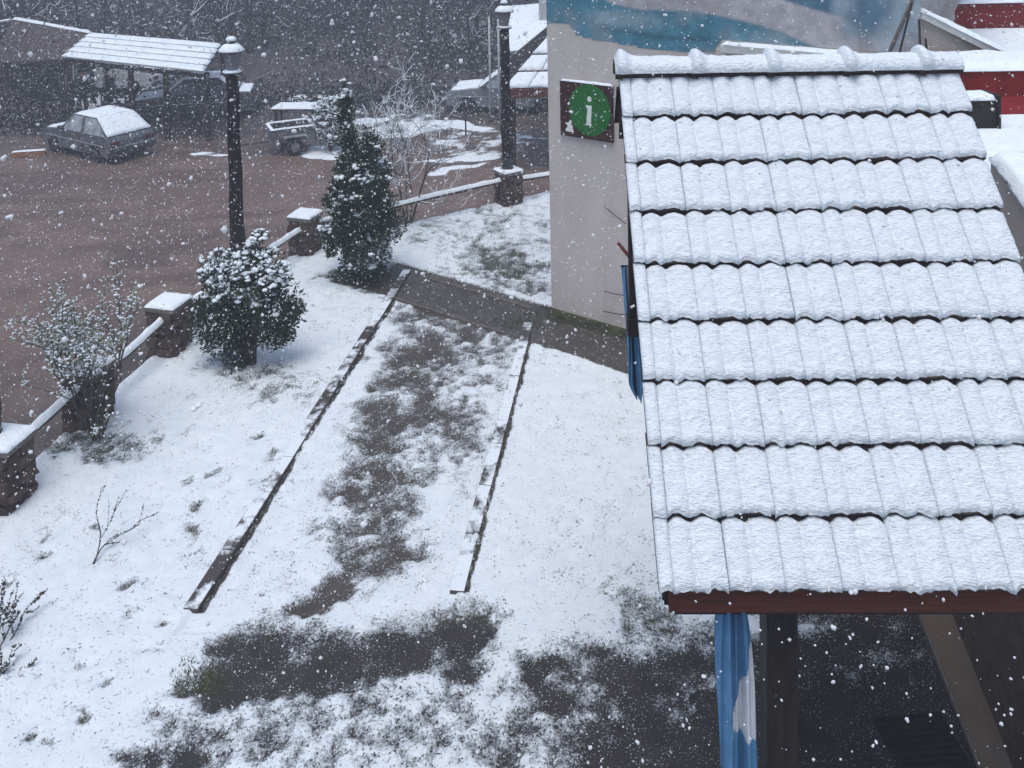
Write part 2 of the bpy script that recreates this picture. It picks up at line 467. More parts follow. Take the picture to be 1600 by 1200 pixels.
FOOT = [(310, 757), (342, 754), (322, 788), (297, 823), (157, 829), (74, 870), (16, 914), (261, 973), (220, 1018), (245, 1014),
        (135, 1045), (133, 1067), (161, 1069), (128, 1105), (123, 1123), (50, 1157), (64, 1169), (193, 920), (277, 931), (425, 720), (400, 690)]
def make_garden():
    st = 0.03
    xs = np.arange(-8.2, 7.0, st); ys = np.arange(3.2, 23.5, st)
    X, Y = np.meshgrid(xs, ys)
    nx, ny = len(xs), len(ys)
    X, Y = X.ravel(), Y.ravel()
    px, py = project(np.stack([X, Y, np.zeros_like(X)], 1))
    sd = seg_side_dist(X, Y, fl)                       # >0 inside the garden
    keep = (sd > -0.75)
    n_big = fbm(X * 0.9, Y * 0.9, 1, 4); n_mid = fbm(X * 4, Y * 4, 2, 4); n_fin = fbm(X * 11, Y * 11, 4, 3)
    bare = np.zeros_like(X)
    px0, py0 = px, py
    px = px0 + 70 * (fbm(X * 2.1, Y * 2.1, 15, 4) - .5); py = py0 + 46 * (fbm(X * 2.1 + 31, Y * 2.1, 16, 4) - .5)
    def put(v, k=1.0): np.maximum(bare, v * k, out=bare)
    # trodden, melted track along the path
    for a in [(700, 480, 78, 40, 10), (665, 545, 62, 40, 0), (650, 600, 62, 45, 20), (622, 655, 60, 34, -20), (690, 640, 60, 30, 10),
              (600, 750, 60, 36, -10), (590, 862, 70, 36, -12), (520, 920, 62, 22, -28), (480, 948, 40, 12, -15)]:
        put(ell(px, py, a[0], a[1], a[2], a[3], a[4], 0.75), 1.0)
    put(ell(px, py, 715, 545, 95, 80, 10, 0.7), 0.68); put(ell(px, py, 725, 670, 50, 70, 0, 0.7), 0.55); put(ell(px, py, 610, 705, 80, 60, 0, .7), 0.62)
    put(ell(px, py, 585, 805, 80, 60, 0, .7), 0.64)
    # the bare asphalt before the house
    put(inpoly(px, py, [(330, 1002), (430, 985), (520, 975), (640, 985), (690, 960), (760, 962), (775, 1028), (700, 1050), (600, 1075), (470, 1095), (330, 1120), (290, 1080)], 30), 1.0)
    put(ell(px, py, 690, 975, 90, 30, 0, .5), 0.62); put(ell(px, py, 690, 1040, 90, 30, 0, .5), 0.72)
    put(ell(px, py, 250, 1195, 90, 22, 0, .5), 0.9); put(inpoly(px, py, [(240, 1110), (800, 1060), (830, 1210), (230, 1210)], 30), 0.50)
    put(inpoly(px, py, [(800, 1035), (900, 1010), (1000, 1025), (1100, 985), (1700, 900), (1700, 1900), (860, 1900), (850, 1150)], 40), 1.0)
    put(inpoly(px, py, [(740, 1120), (860, 1040), (900, 1900), (700, 1900)], 40), 0.6)
    put(ell(px, py, 1010, 965, 60, 60, 0, .6), 0.42)
    put(inpoly(px, py, [(1110, 400), (1900, 400), (1900, 1200), (1190, 960), (1130, 700)], 40), 0.9)
    e0 = at_y(1028, 926, 4.76); qx, qy = X - e0.x, Y - e0.y
    put(sstep(.35, .75, qx + .3 * (n_mid - .5)) * sstep(-.1, .35, qy + .3 * (n_mid - .5)) * (1 - sstep(2.3, 2.9, qy)), 1.1)
    # cross path along the house and the foot of its wall
    a = at_z(560, 372); dd = Vector((-WALL_D.y, WALL_D.x, 0))
    rel_x, rel_y = X - WALL_A.x, Y - WALL_A.y
    al = rel_x * WALL_D.x + rel_y * WALL_D.y; ac = rel_x * -WALL_D.y + rel_y * WALL_D.x   # ac>0 beyond the wall line
    strip = sstep(-1.02, -0.9, ac + 0.06 * (n_big - .5)) * (1 - sstep(0.12, 0.22, ac)) * sstep(-3.6, -3.2, al)
    put(strip, 1.25)
    put(ell(px, py, 800, 420, 75, 28, 14, .6), 0.75)
    put(inpoly(px, py, [(640, 330), (870, 310), (870, 450), (640, 380)], 20), 0.36)
    for (A, B) in ((KL0, KL1), (KR0, KR1)):
        dx, dy = B.x - A.x, B.y - A.y; Lk = math.hypot(dx, dy)
        tt_ = ((X - A.x) * dx + (Y - A.y) * dy) / Lk; sdk = ((X - A.x) * dy - (Y - A.y) * dx) / Lk
        put(sstep(.055, .075, sdk) * (1 - sstep(.09, .125, sdk + .05 * (n_mid - .5))) * sstep(-.05, .1, tt_) * (1 - sstep(Lk - .1, Lk + .05, tt_)), 1.1 if A is KR0 else 1.0)
    # under the plants
    put(ell(px, py, 415, 595, 95, 28, 3, .7), 0.5); put(ell(px, py, 565, 432, 60, 18, 0, .6), 0.8); put(ell(px, py, 140, 700, 110, 30, -5, .6), 0.42)
    for fx, fy in FOOT: put(ell(px, py, fx, fy, 12, 6, -25, .5), 0.5)
    put(ell(px, py, 310, 1070, 40, 26, 0, .5), 0.6)
    lawnish = sstep(0.45, 0.6, fbm(X * 2.2, Y * 2.2, 9, 3))
    cov = 0.90 - 0.66 * np.minimum(bare, 1) + (n_mid - 0.5) * 0.62 * (0.35 + bare) + (n_fin - 0.5) * 0.62 - 0.08 * lawnish
    cov = np.where(bare > 1.02, np.minimum(cov, 0.12), cov)
    px, py = px0, py0
    # colours of what lies under the snow, plus painted shade below the shelter
    col = np.tile(np.array([0.055, 0.056, 0.034]), (len(X), 1))
    def paint(w, c): col[:] = col * (1 - w[:, None]) + np.array(c) * w[:, None]
    kx = sstep(0, 1, (Y - KL0.y) / (KL1.y - KL0.y) * 0 + 1)
    lx = KL0.x + (Y - KL0.y) / (KL1.y - KL0.y) * (KL1.x - KL0.x); rx = KR0.x + (Y - KR0.y) / (KR1.y - KR0.y) * (KR1.x - KR0.x)
    onpath = ((X > lx) & (X < rx) & (Y > KR0.y - 0.4) & (ac < -0.9)).astype(float)
    paint(onpath, (0.066, 0.057, 0.049))
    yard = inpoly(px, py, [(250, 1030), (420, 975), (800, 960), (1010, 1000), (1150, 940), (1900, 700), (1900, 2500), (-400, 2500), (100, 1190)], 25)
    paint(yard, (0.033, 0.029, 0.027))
    paint(inpoly(px, py, [(1180, 900), (1900, 700), (1900, 2500), (1150, 2500)], 30), (0.021, 0.018, 0.016))  # paving darkened here to paint in the shade under the shelter roof
    paint(np.clip(strip, 0, 1), (0.068, 0.062, 0.055))
    paint(ell(px, py, 300, 1060, 50, 30, 0, .6) * 0.7, (0.05, 0.06, 0.025))
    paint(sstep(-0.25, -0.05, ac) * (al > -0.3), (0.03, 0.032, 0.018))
    col *= (0.68 + 0.64 * fbm(X * 7, Y * 7, 19, 4))[:, None]
    s = sstep(0.38, 0.62, cov)
    z = 0.032 * s * (0.6 + 0.8 * n_mid) + 0.012 * (n_fin - .5) * s + 0.05 * (n_big - .5) * (1 - yard) * (1 - onpath * .7)
    z -= 0.03 * onpath
    for fx, fy in FOOT: z -= 0.016 * ell(px, py, fx, fy, 13, 7, -25, .5)
    drop = sstep(0.12, 0.70, -sd)
    z = z - drop * (0.0 - ZP + 0.25)
    cov = cov - drop * 0.35
    Fq = grid_faces(nx, ny)
    kf = keep[Fq].all(1)
    Fq = Fq[kf]
    used = np.unique(Fq); remap = np.zeros(len(X), np.int64); remap[used] = np.arange(len(used))
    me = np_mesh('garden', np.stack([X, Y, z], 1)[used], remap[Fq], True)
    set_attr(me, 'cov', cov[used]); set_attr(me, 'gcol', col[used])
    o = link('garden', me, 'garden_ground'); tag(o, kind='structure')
make_garden()

def make_parking():
    xs = np.arange(-34, 16, 0.1); ys = np.arange(6, 44, 0.1)
    X, Y = np.meshgrid(xs, ys); nx, ny = len(xs), len(ys); X, Y = X.ravel(), Y.ravel()
    px, py = project(np.stack([X, Y, np.full_like(X, ZP)], 1))
    nb = fbm(X * .35, Y * .35, 21, 4); nm = fbm(X * 1.6, Y * 1.6, 22, 4)
    ns = fbm(X * .5 + Y * .1, Y * 2.2, 23, 4)
    cov = 0.16 + (nm - .5) * 0.35 + (nb - .5) * 0.25
    px = px + 60 * (fbm(X * .9, Y * .9, 24, 3) - .5); py = py + 16 * (fbm(X * .9, Y * .9, 25, 3) - .5)
    nq = fbm(X * 3.1, Y * 5.0, 26, 3)
    def put(v, k): np.maximum(cov, (v * k + (nm - .5) * .5 + (nq - .5) * .5) * (v > .01), out=cov)
    for a in [(150, 160, 50, 16, 4, 1.0), (640, 208, 70, 7, -8, .72), (720, 196, 60, 8, 6, .8), (735, 248, 60, 5, -2, .75), (725, 263, 60, 4, -9, .72), (690, 254, 50, 3, 0, .7),
              (505, 238, 34, 8, 4, .95), (330, 240, 45, 4, 3, .62), (215, 140, 60, 14, 10, .95), (300, 152, 50, 5, -6, .8), (470, 150, 60, 4, -6, .8),
              (560, 190, 60, 6, -10, .8), (830, 215, 30, 3, 0, .7), (620, 200, 120, 22, -5, .52), (760, 225, 90, 30, 0, .5)]:
        put(ell(px, py, *a[:5], .5), a[5])
    col = np.tile(np.array([0.15, 0.108, 0.088]), (len(X), 1))
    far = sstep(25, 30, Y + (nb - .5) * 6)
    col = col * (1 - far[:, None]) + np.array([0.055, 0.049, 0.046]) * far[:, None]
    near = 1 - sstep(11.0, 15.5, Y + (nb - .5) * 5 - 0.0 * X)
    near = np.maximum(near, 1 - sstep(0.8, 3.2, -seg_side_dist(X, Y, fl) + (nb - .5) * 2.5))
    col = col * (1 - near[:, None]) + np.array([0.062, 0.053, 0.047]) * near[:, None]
    tr = sstep(0.52, 0.66, ns) * 0.45
    col = col * (0.72 + 0.56 * nm[:, None])
    col = col * (1 - tr[:, None]) + np.array([0.06, 0.041, 0.035]) * tr[:, None]
    z = ZP + (nb - .5) * 0.10 - tr * 0.02
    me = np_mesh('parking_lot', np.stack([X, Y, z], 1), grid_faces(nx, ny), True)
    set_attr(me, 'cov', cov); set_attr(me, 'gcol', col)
    tag(link('parking_lot', me, 'parking_ground'), kind='structure')
make_parking()
def hill_z(x, y):
    return ZP - 0.12 + 13.0 * sstep(41, 105, y + 0.10 * x + 3 * (fbm(x * .05, y * .05, 41, 3) - .5)) + 0.5 * (fbm(x * .3, y * .3, 42, 3) - .5) * sstep(40, 48, y)
def make_hill():
    xs = np.concatenate([np.arange(-160, -60, 4), np.arange(-60, 50, .8), np.arange(50, 161, 4)]); ys = np.concatenate([np.arange(-60, 36, 4), np.arange(36, 75, .8), np.arange(75, 160, 4)])
    X, Y = np.meshgrid(xs, ys); nx, ny = len(xs), len(ys); X, Y = X.ravel(), Y.ravel()
    z = hill_z(X, Y)
    nb = fbm(X * .25, Y * .25, 31, 5)
    cov = 0.28 + (nb - .5) * 0.7
    me = np_mesh('ground', np.stack([X, Y, z - 0.15], 1), grid_faces(nx, ny), True)
    set_attr(me, 'cov', cov); set_attr(me, 'gcol', np.tile(np.array([0.05, 0.046, 0.042]), (len(X), 1)))
    tag(link('ground', me, 'forest_floor'), kind='structure')
make_hill()

# kerbs: two rows of kerb stones edging the path
def kerb(a, b, seed):
    root = tag(thing('kerb', None, None, a), kind='structure')
    d = b - a; L = d.length; u = d.normalized(); ang = math.atan2(u.y, u.x)
    n = round(L / 0.75); st = L / n
    mes = []
    for q in range(3):
        m = MB().box(0.0008, st - 0.0008, -0.07, 0.07, -0.16, 0.045, 0.012).mesh('kerb_stone')
        mes.append(m)
    for i in range(n):
        o = link('kerb_stone', mes[i % 3], 'kerb_concrete', root)
        o.location = u * (i * st) + Vector((0, 0, random.uniform(-.002, .002)))
        o.rotation_euler = (random.uniform(-.01, .01), random.uniform(-.002, .002), ang + random.uniform(-.004, .004))
kerb(KL0, KL1, 1); kerb(KR0, KR1, 2)
# edge stones of the cross path
def edge_strip(off, t0, t1):
    a = WALL_A + WALL_N * off + WALL_D * t0; b = WALL_A + WALL_N * off + WALL_D * t1
    kroot = tag(thing('path_edging', None, None, a), kind='structure')
    u = (b - a).normalized(); n = 4; st = (b - a).length / n
    me = MB().box(0.004, st - .004, -0.02, 0.02, -.1, 0.016, 0.006).mesh('edging_stone')
    for i in range(n):
        o = link('edging_stone', me, 'concrete', kroot); o.location = u * (i * st); o.rotation_euler = (0, 0, math.atan2(u.y, u.x))
edge_strip(0.92, -2.5, -0.3); edge_strip(0.02, -2.6, -0.35)

# ---------------------------------------------------------------- the tiled shelter
E0 = at_y(1028, 926, 4.76)
YAW = R(-1.3)
SL = R(51.5); TW, TE, NC, NR = 0.30, 0.345, 8, 9
NARROW = 0.078
RW = NARROW + NC * TW
RUN, RISE = NR * TE * math.cos(SL), NR * TE * math.sin(SL)
shelter = thing('shelter', 'open shelter with steep snow covered tile roof and dark timber posts', 'shelter', (E0.x, E0.y, 0), YAW)
EZ = E0.z
UV = Vector((0, math.cos(SL), math.sin(SL))); NN = Vector((0, -math.sin(SL), math.cos(SL)))
def roof_frame(x, k, lift=0.0):
    o = Vector((x, 0, EZ)) + UV * (k * TE) + NN * lift
    M = Matrix(((1, 0, 0, o.x), (0, UV.y, NN.y, o.y), (0, UV.z, NN.z, o.z), (0, 0, 0, 1)))
    return M @ Matrix.Rotation(-math.atan2(0.045, TE), 4, 'X')
def hump(u):
    t = (u / TW) % 1.0
    a = 0.44
    w = t / a if t < a else (t - a) / (1 - a)
    return 0.026 * math.sin(math.pi * w) ** 1.2
def tile_mesh(w, ph):
    nu = max(4, int(13 * w / TW)); m = MB(); top = []; L = TE + 0.07
    vs, fs = [], []
    for j, v in enumerate((0.0, 0.05, L)):
        for i in range(nu + 1):
            u = w * i / nu
            z = hump(u + ph)
            vs.append((u, v, z + 0.05)); vs.append((u, v, z + 0.022))
    W = 2 * (nu + 1)
    for j in range(2):
        for i in range(nu):
            a = j * W + 2 * i
            fs += [(a, a + 2, a + W + 2, a + W), (a + 1, a + W + 1, a + W + 3, a + 3)]
        fs += [(j * W, j * W + W, j * W + W + 1, j * W + 1), (j * W + 2 * nu, j * W + 2 * nu + 1, j * W + W + 2 * nu + 1, j * W + W + 2 * nu)]
    for i in range(nu):
        fs += [(2 * i, 2 * i + 1, 2 * i + 3, 2 * i + 2), (2 * W + 2 * i, 2 * W + 2 * i + 2, 2 * W + 2 * i + 3, 2 * W + 2 * i + 1)]
    m.add(vs, fs)
    return m.mesh('roof_tile', False)
def tile_snow(w, ph, seed):
    nu = max(6, int(30 * w / TW)); nv = 30
    us = np.linspace(0.0008, w - 0.0008, nu); v0 = 0.0; v1 = TE - 0.016
    U, Vv = np.meshgrid(us, np.linspace(0, 1, nv))
    fu = fbm(U * 26 + seed * 5.1, np.full_like(U, seed * 1.7), seed, 3)
    gp_ = random.Random(seed).uniform(-.006, .014)
    v1 = v1 + gp_; v0 = v0 - gp_ * .5
    lo = v0 - .006 + 0.045 * (fu - 0.42); hi = v1 - 0.010 + 0.9 * np.array([hump(u + ph) for u in us])[None, :] + 0.016 * (fbm(U * 30, U * 0 + seed, seed + 8, 2) - .5)
    VV = lo + (hi - lo) * Vv
    Hm = np.array([hump(u + ph) for u in us])[None, :] + 0.05
    du = np.minimum(U, w - U)
    ef = np.sqrt(np.clip(1 - (1 - np.clip(du / 0.009, 0, 1)) ** 2, 0, 1)) * (0.22 + 0.25 * fbm(VV * 22, VV * 0 + seed, seed, 2)) + 0.66
    dv = np.minimum(Vv * (v1 - v0) / 0.035, (1 - Vv) * (v1 - v0) / 0.03)
    ev = np.sqrt(np.clip(1 - (1 - np.clip(dv, 0, 1)) ** 2, 0, 1))
    th = (0.026 + 0.014 * (fbm(U * 9 + seed, VV * 9, seed, 3) - .3)) * ef * ev + 0.011 * (fbm(U * 34 + seed, VV * 70, seed + 3, 3) - .5) * ev
    sub_ = ((U + ph) / TW) % 1.0
    th = th - (0.008 + .006 * fbm(VV * 18, VV * 0 + seed, seed + 2, 2)) * np.exp(-((sub_ - .44) / .035) ** 2) * ev
    top = np.stack([U, VV, 0.05 + (Hm - 0.05) * 0.85 + 0.005 * ev + np.maximum(th, 0.001) + 0.002], -1)
    bot = np.stack([U, VV, Hm + 0 * U + 0.0005], -1)
    V = np.concatenate([top.reshape(-1, 3), bot.reshape(-1, 3)]); n = nu * nv
    F = grid_faces(nu, nv)
    ring = [i for i in range(nu)] + [j * nu + nu - 1 for j in range(1, nv)] + [(nv - 1) * nu + i for i in range(nu - 2, -1, -1)] + [j * nu for j in range(nv - 2, 0, -1)]
    S = np.array([[ring[(i + 1) % len(ring)], ring[i], ring[i] + n, ring[(i + 1) % len(ring)] + n] for i in range(len(ring))])
    return np_mesh('snow', V, np.concatenate([F, S]), True)
T_full, T_nar = tile_mesh(TW, 0.0), tile_mesh(NARROW, TW * 0.62)
S_full = [tile_snow(TW, 0.0, 3 + i) for i in range(24)]; S_nar = [tile_snow(NARROW, TW * 0.62, 50 + i) for i in range(5)]
for r in range(NR):
    for c in range(-1, NC):
        x = 0 if c < 0 else NARROW + c * TW
        o = link('roof_tile', T_nar if c < 0 else T_full, 'tile', shelter)
        o.matrix_local = roof_frame(x + random.uniform(-.003, .003), r, 0.0)
        s = link('snow', random.choice(S_nar) if c < 0 else S_full[(r * 7 + c * 5 + r * c) % 24], 'roof_snow', o)
# roof deck below the tiles, closed prism with a short rear slope
BK = 0.33
deck = MB()
zr = EZ + RISE - 0.02; yr = RUN
pts = [(0.02, EZ - 0.02), (yr, zr), (yr + BK, zr - BK * math.tan(SL)), (yr + BK, zr - BK * math.tan(SL) - 0.12), (yr, zr - 0.09), (0.06, EZ - 0.09)]
deck.add([(0.03, y, z) for y, z in pts] + [(RW - 0.02, y, z) for y, z in pts],
         [tuple(range(6)), tuple(range(11, 5, -1))] + [(i, (i + 1) % 6, 6 + (i + 1) % 6, 6 + i) for i in range(6)])
deck.build('roof_deck', 'dark_wood', shelter)
for c in range(-1, NC):               # short rear slope: one course of tiles
    x = 0 if c < 0 else NARROW + c * TW
    o = link('roof_tile', T_nar if c < 0 else T_full, 'tile', shelter)
    w = NARROW if c < 0 else TW
    o.matrix_local = Matrix.Translation((x + w, yr + BK + 0.03, zr - (BK + .03) * math.tan(SL) + 0.0)) @ Matrix.Rotation(math.pi, 4, 'Z') @ Matrix(((1, 0, 0, 0), (0, UV.y, NN.y, 0), (0, UV.z, NN.z, 0), (0, 0, 0, 1)))
    s = link('snow', S_nar[0] if c < 0 else S_full[c], 'roof_snow', o)
# ridge caps
RL = 0.55; rz = EZ + RISE + 0.035
x = -0.03; k = 0
while x < RW - 0.05:
    L = min(RL + 0.05, RW + 0.02 - x)
    prof = []
    m = MB(); n = 10
    for xx, rr in ((0, 0.105), (0.05, 0.115), (0.06, 0.092), (L, 0.085)):
        for j in range(n + 1):
            a = math.pi * (-0.12 + 1.24 * j / n)
            prof.append((xx, rr * math.cos(a), rr * 0.85 * math.sin(a)))
    fs = [(i * (n + 1) + j, i * (n + 1) + j + 1, (i + 1) * (n + 1) + j + 1, (i + 1) * (n + 1) + j) for i in range(3) for j in range(n)]
    m.add(prof, fs)
    o = m.build('ridge_tile', 'tile', shelter, True, loc=(x, yr, rz))
    so = o.modifiers.new('th', 'SOLIDIFY'); so.thickness = 0.018
    # snow on it: a thick half-round bolster with a knob over the collar
    nu, nv = 40, 16
    V = []
    for i in range(nu):
        t = i / (nu - 1); xx = 0.0 + L * t
        knob = math.exp(-((xx - 0.05) / 0.055) ** 2)
        for j in range(nv):
            a = math.pi * (0.02 + 0.96 * j / (nv - 1))
            nn_ = mnoise.fractal(Vector((xx * 14 + k * 9, math.cos(a) * 2.2, math.sin(a) * 2.2)), 1, 2, 4)
            th = (0.028 + 0.012 * nn_ + 0.052 * knob) * math.sin(math.pi * min(1, max(0, (j + .4) / (nv - .2)))) ** 0.5
            e = min(1, (t * L) / 0.03 + .15, ((1 - t) * L) / 0.02 + 0.35)
            r0 = 0.098 + 0.012 * knob + th * e
            V.append((xx, r0 * math.cos(a), r0 * 0.9 * math.sin(a)))
    me = np_mesh('snow', V, grid_faces(nv, nu), True)
    link('snow', me, 'roof_snow', o)
    x += RL; k += 1
# eaves beam, barge boards, rear boards, posts
MB().box(0.06, RW - 0.06, 0.0, 0.045, EZ - 0.115, EZ + 0.03, 0.006).build('fascia', 'red_wood', shelter)
MB().box(0.10, RW - 0.10, 0.09, 0.21, EZ - 0.20, EZ - 0.06, 0.01).build('eaves_beam', 'dark_wood', shelter)
for xx in (0.04, RW - 0.06):
    m = MB()
    a, b = Vector((xx, 0.05, EZ - 0.05)), Vector((xx, yr, zr - 0.02))
    w = Vector((0.03, 0, 0)); dn = Vector((0, 0, -0.06))
    m.add([a, b, b + dn, a + dn, a + w, b + w, b + dn + w, a + dn + w], [(0, 1, 2, 3), (7, 6, 5, 4), (0, 4, 5, 1), (1, 5, 6, 2), (2, 6, 7, 3), (3, 7, 4, 0)])
    m.build('barge_board', 'dark_wood', shelter)
PX0, PX1 = 0.62, RW - 0.25
for i in range(8):
    z0 = zr - BK * math.tan(SL) - 0.14 - (i + 1) * 0.15
    MB().box(0.10, RW - 0.1, yr + 0.155, yr + 0.185 - 0.004 * (i % 2), z0 + 0.006, z0 + 0.15, 0.006).build('rear_board', 'dark_wood', shelter)
MB().box(0.07, 0.16, yr + 0.06, yr + 0.15, zr - BK * math.tan(SL) - 1.42, zr - 0.2, 0.01).build('hanging_post', 'dark_wood', shelter)
MB().box(0.05, RW - 0.1, yr + 0.04, yr + 0.15, zr - BK * math.tan(SL) - 1.56, zr - BK * math.tan(SL) - 1.42, 0.01).build('rear_beam', 'dark_wood', shelter)
for xx in (PX0, PX1):
    for yy in ((0.14, yr + 0.1) if xx == PX0 else (0.14,)):
        xx = xx + (0.54 if yy > 1 and xx < 1 else 0)
        MB().box(xx, xx + 0.175, yy, yy + 0.175, -0.05, EZ - 0.06 if yy < 1 else zr - 1.9, 0.012).build('post', 'dark_wood', shelter)
    MB().box(xx + .04, xx + .14, 0.3, yr + 0.1, EZ - 0.22, EZ - 0.08, 0.01).build('tie_beam', 'dark_wood', shelter)
sh_M = Matrix.Translation((E0.x, E0.y, 0)) @ Matrix.Rotation(YAW, 4, 'Z')
sh_I = sh_M.inverted()

# flags: gathered cloth hanging down
def flag(label, top, drop, wtop, wbot, seed, white_zone, cant=0.0, rotz=0.0):
    root = thing('flag', label, 'flag', top, rotz)
    nu, nv = 64, 120
    V = []; fold = []
    for j in range(nv):
        t = j / (nv - 1)
        w = (wtop + (wbot - wtop) * t ** 0.8) * (0.93 + 0.1 * math.sin(5 * t + seed))
        if t > 0.88: w *= 1 - 0.6 * ((t - 0.88) / 0.12) ** 1.5
        for i in range(nu):
            u = i / (nu - 1)
            x = (u - 0.5) * w + cant * t
            y = 0.045 * math.sin(u * 12 + seed + 1.4 * t) * (0.4 + 0.6 * t) + 0.02 * math.sin(u * 27 + 6 * t)
            z = -drop * t - 0.03 * math.sin(u * 3.1) * t
            V.append((x, y, z))
    F = grid_faces(nu, nv)
    def zone(f):
        i, j = f[0] % nu, f[0] // nu
        return white_zone(i / (nu - 1), j / (nv - 1))
    wz = np.array([zone(f) for f in F])
    for nm, mt, sel in (('blue_stripe', 'flag_blue', ~wz), ('white_stripe', 'flag_white', wz)):
        f2 = F[sel]
        if len(f2) == 0: continue
        us = np.unique(f2); rm = np.zeros(len(V), int); rm[us] = np.arange(len(us))
        o = link(nm, np_mesh(nm, np.array(V)[us], rm[f2], True), mt, root)
        so = o.modifiers.new('th', 'SOLIDIFY'); so.thickness = 0.004; so.offset = 0
    m = MB().tube([(-wtop * .6, 0, 0.0), (wtop * .6, 0, 0.0)], 0.009, 6); m.build('hanging_rod', 'dark_wood', root)
    return root
pn = at_y(1148, 968, E0.y + 0.02)
flag('light blue and white flag hanging below the eaves board beside the shelter post', (pn.x, E0.y + 0.10, EZ - 0.10), 1.12, 0.15, 0.27, 0.6,
     lambda u, t: (t > 0.24 and u > 0.98 - 0.66 * (t - .24) / .4 and t < 0.66 + .07 * u), 0.05, YAW)
pf = sh_M @ Vector((0.06, yr + 0.22, 0))
pft = at_y(982, 416, pf.y)
flag('faded light blue and white flag hanging from the red pole behind the tile roof', (pft.x, pf.y, pft.z), 1.02, 0.10, 0.16, 2.2,
     lambda u, t: (0.30 < u < 0.72 and t < 0.48), 0.07, YAW)
a, b = at_y(966, 380, pf.y - 0.05), at_y(1012, 436, pf.y - 0.05)
m = MB().tube([Vector((0, 0, 0)), b - a, (b - a) * 1.6], [0.013, 0.016, 0.016], 8)
fp = tag(m.build('flag_pole', 'pole_red', None, True, loc=a), 'short slanting dark red pole sticking out behind the tile roof', 'pole')

# under the shelter: mat and stone step, brown boards
mm_ = [at_z(1375, 1124, 0.012), at_z(1480, 1116, 0.012), at_z(1512, 1205, 0.012), at_z(1398, 1215, 0.012)]
cx = sum((p.x for p in mm_)) / 4; cy = sum((p.y for p in mm_)) / 4
ang = math.atan2(mm_[1].y - mm_[0].y, mm_[1].x - mm_[0].x)
mw, ml = (mm_[1] - mm_[0]).length / 2, max((mm_[3] - mm_[0]).length / 2, 0.2)
dm = thing('doormat', 'black rubber doormat lying on the wet paving under the shelter', 'doormat', (cx, cy, 0.0), ang)
MB().box(-mw, mw, -ml, ml, 0.0, 0.03, 0.006).build('mat_base', 'rubber', dm)
for i in range(9):
    yy = -ml + 0.03 + i * (2 * ml - 0.06) / 8
    MB().box(-mw + .03, mw - .03, yy - .008, yy + .008, 0.03, 0.042, 0.003).build('rib', 'rubber', dm)
s0, s1, s2, s3 = at_z(1437, 972), at_z(1494, 972), at_z(1590, 1215), at_z(1532, 1215)
st = thing('stone_step', 'long low beige stone step with wet stains beside the doormat', 'step', s0)
def prism(pts, z0, z1):
    n = len(pts); m = MB()
    m.add([(p.x, p.y, z0) for p in pts] + [(p.x, p.y, z1) for p in pts], [tuple(range(n))[::-1], tuple(range(n, 2 * n))] + [(i, (i + 1) % n, n + (i + 1) % n, n + i) for i in range(n)])
    return m
loc_ = [p - s0 for p in (s0 + Vector((0.25, 1.2, 0)), s1 + Vector((0.25, 1.2, 0)), s1, s2, s3, s0)]
prism(loc_, -0.05, 0.07).build('tread', 'step_stone', st)
for q0, q1 in ((s0, s3), (s1, s2)):
    MB().tube([q0 - s0 + Vector((0.0, 0, 0.075)), q1 - s0 + Vector((0.0, 0, 0.075))], 0.010, 6).build('edge_trim', 'slab', st)
wb = thing('side_wall', 'brown board clad wall beside the stone step', 'wall', (s1.x + 0.14, s1.y + 1.0, 0), math.atan2(s2.y - s1.y, s2.x - s1.x))
LW = 3.6
for i in range(6):
    MB().box(0, LW, 0.0, 0.03, 0.02 + i * 0.3, 0.31 + i * 0.3, 0.006).build('board', 'brown_board', wb)
MB().box(0, LW, 0.03, 0.15, -0.05, 1.8).build('backing', 'brown_board', wb)

# ---------------------------------------------------------------- information building with the mural
bld = thing('information_building', 'beige plastered building with a teal and grey mural along its upper wall', 'building', WALL_A)
WZ = 6.35
def wall_uz(x, y, off=0.0):
    p = at_plane(x, y, WALL_A + WALL_N * off, WALL_N) - WALL_A
    return p.dot(WALL_D), p.z
uE0, zE0 = wall_uz(1425, 0); uE1, zE1 = wall_uz(1386, 86)
def wpt(u, z, off=0.0): return WALL_D * u + WALL_N * off + Vector((0, 0, z))
outl = [(0, -0.3), (0, WZ), (uE0 + 0.25, WZ), (uE0, zE0), (uE1, zE1), (uE1 - .1, -0.3)]
m = MB(); dpt = -5.0
m.add([wpt(u, z) for u, z in outl] + [wpt(u, z, dpt) for u, z in outl], [tuple(range(6))[::-1], tuple(range(6, 12))] + [(i, (i + 1) % 6, 6 + (i + 1) % 6, 6 + i) for i in range(6)])
m.build('wall', 'gravel_wall', bld)
snow([wpt(0, WZ, 0.03), wpt(uE0 + .25, WZ, 0.03), wpt(uE0 + .25, WZ, dpt), wpt(0, WZ, dpt)], 0.05, bld, nu=40, nv=40)
prism([Vector(wpt(-0.04, 0, 0.04)), Vector(wpt(uE1 - .2, 0, 0.04)), Vector(wpt(uE1 - .2, 0, -.02)), Vector(wpt(-0.04, 0, -.02))], -0.2, 0.10).build('plinth', 'plinth', bld)
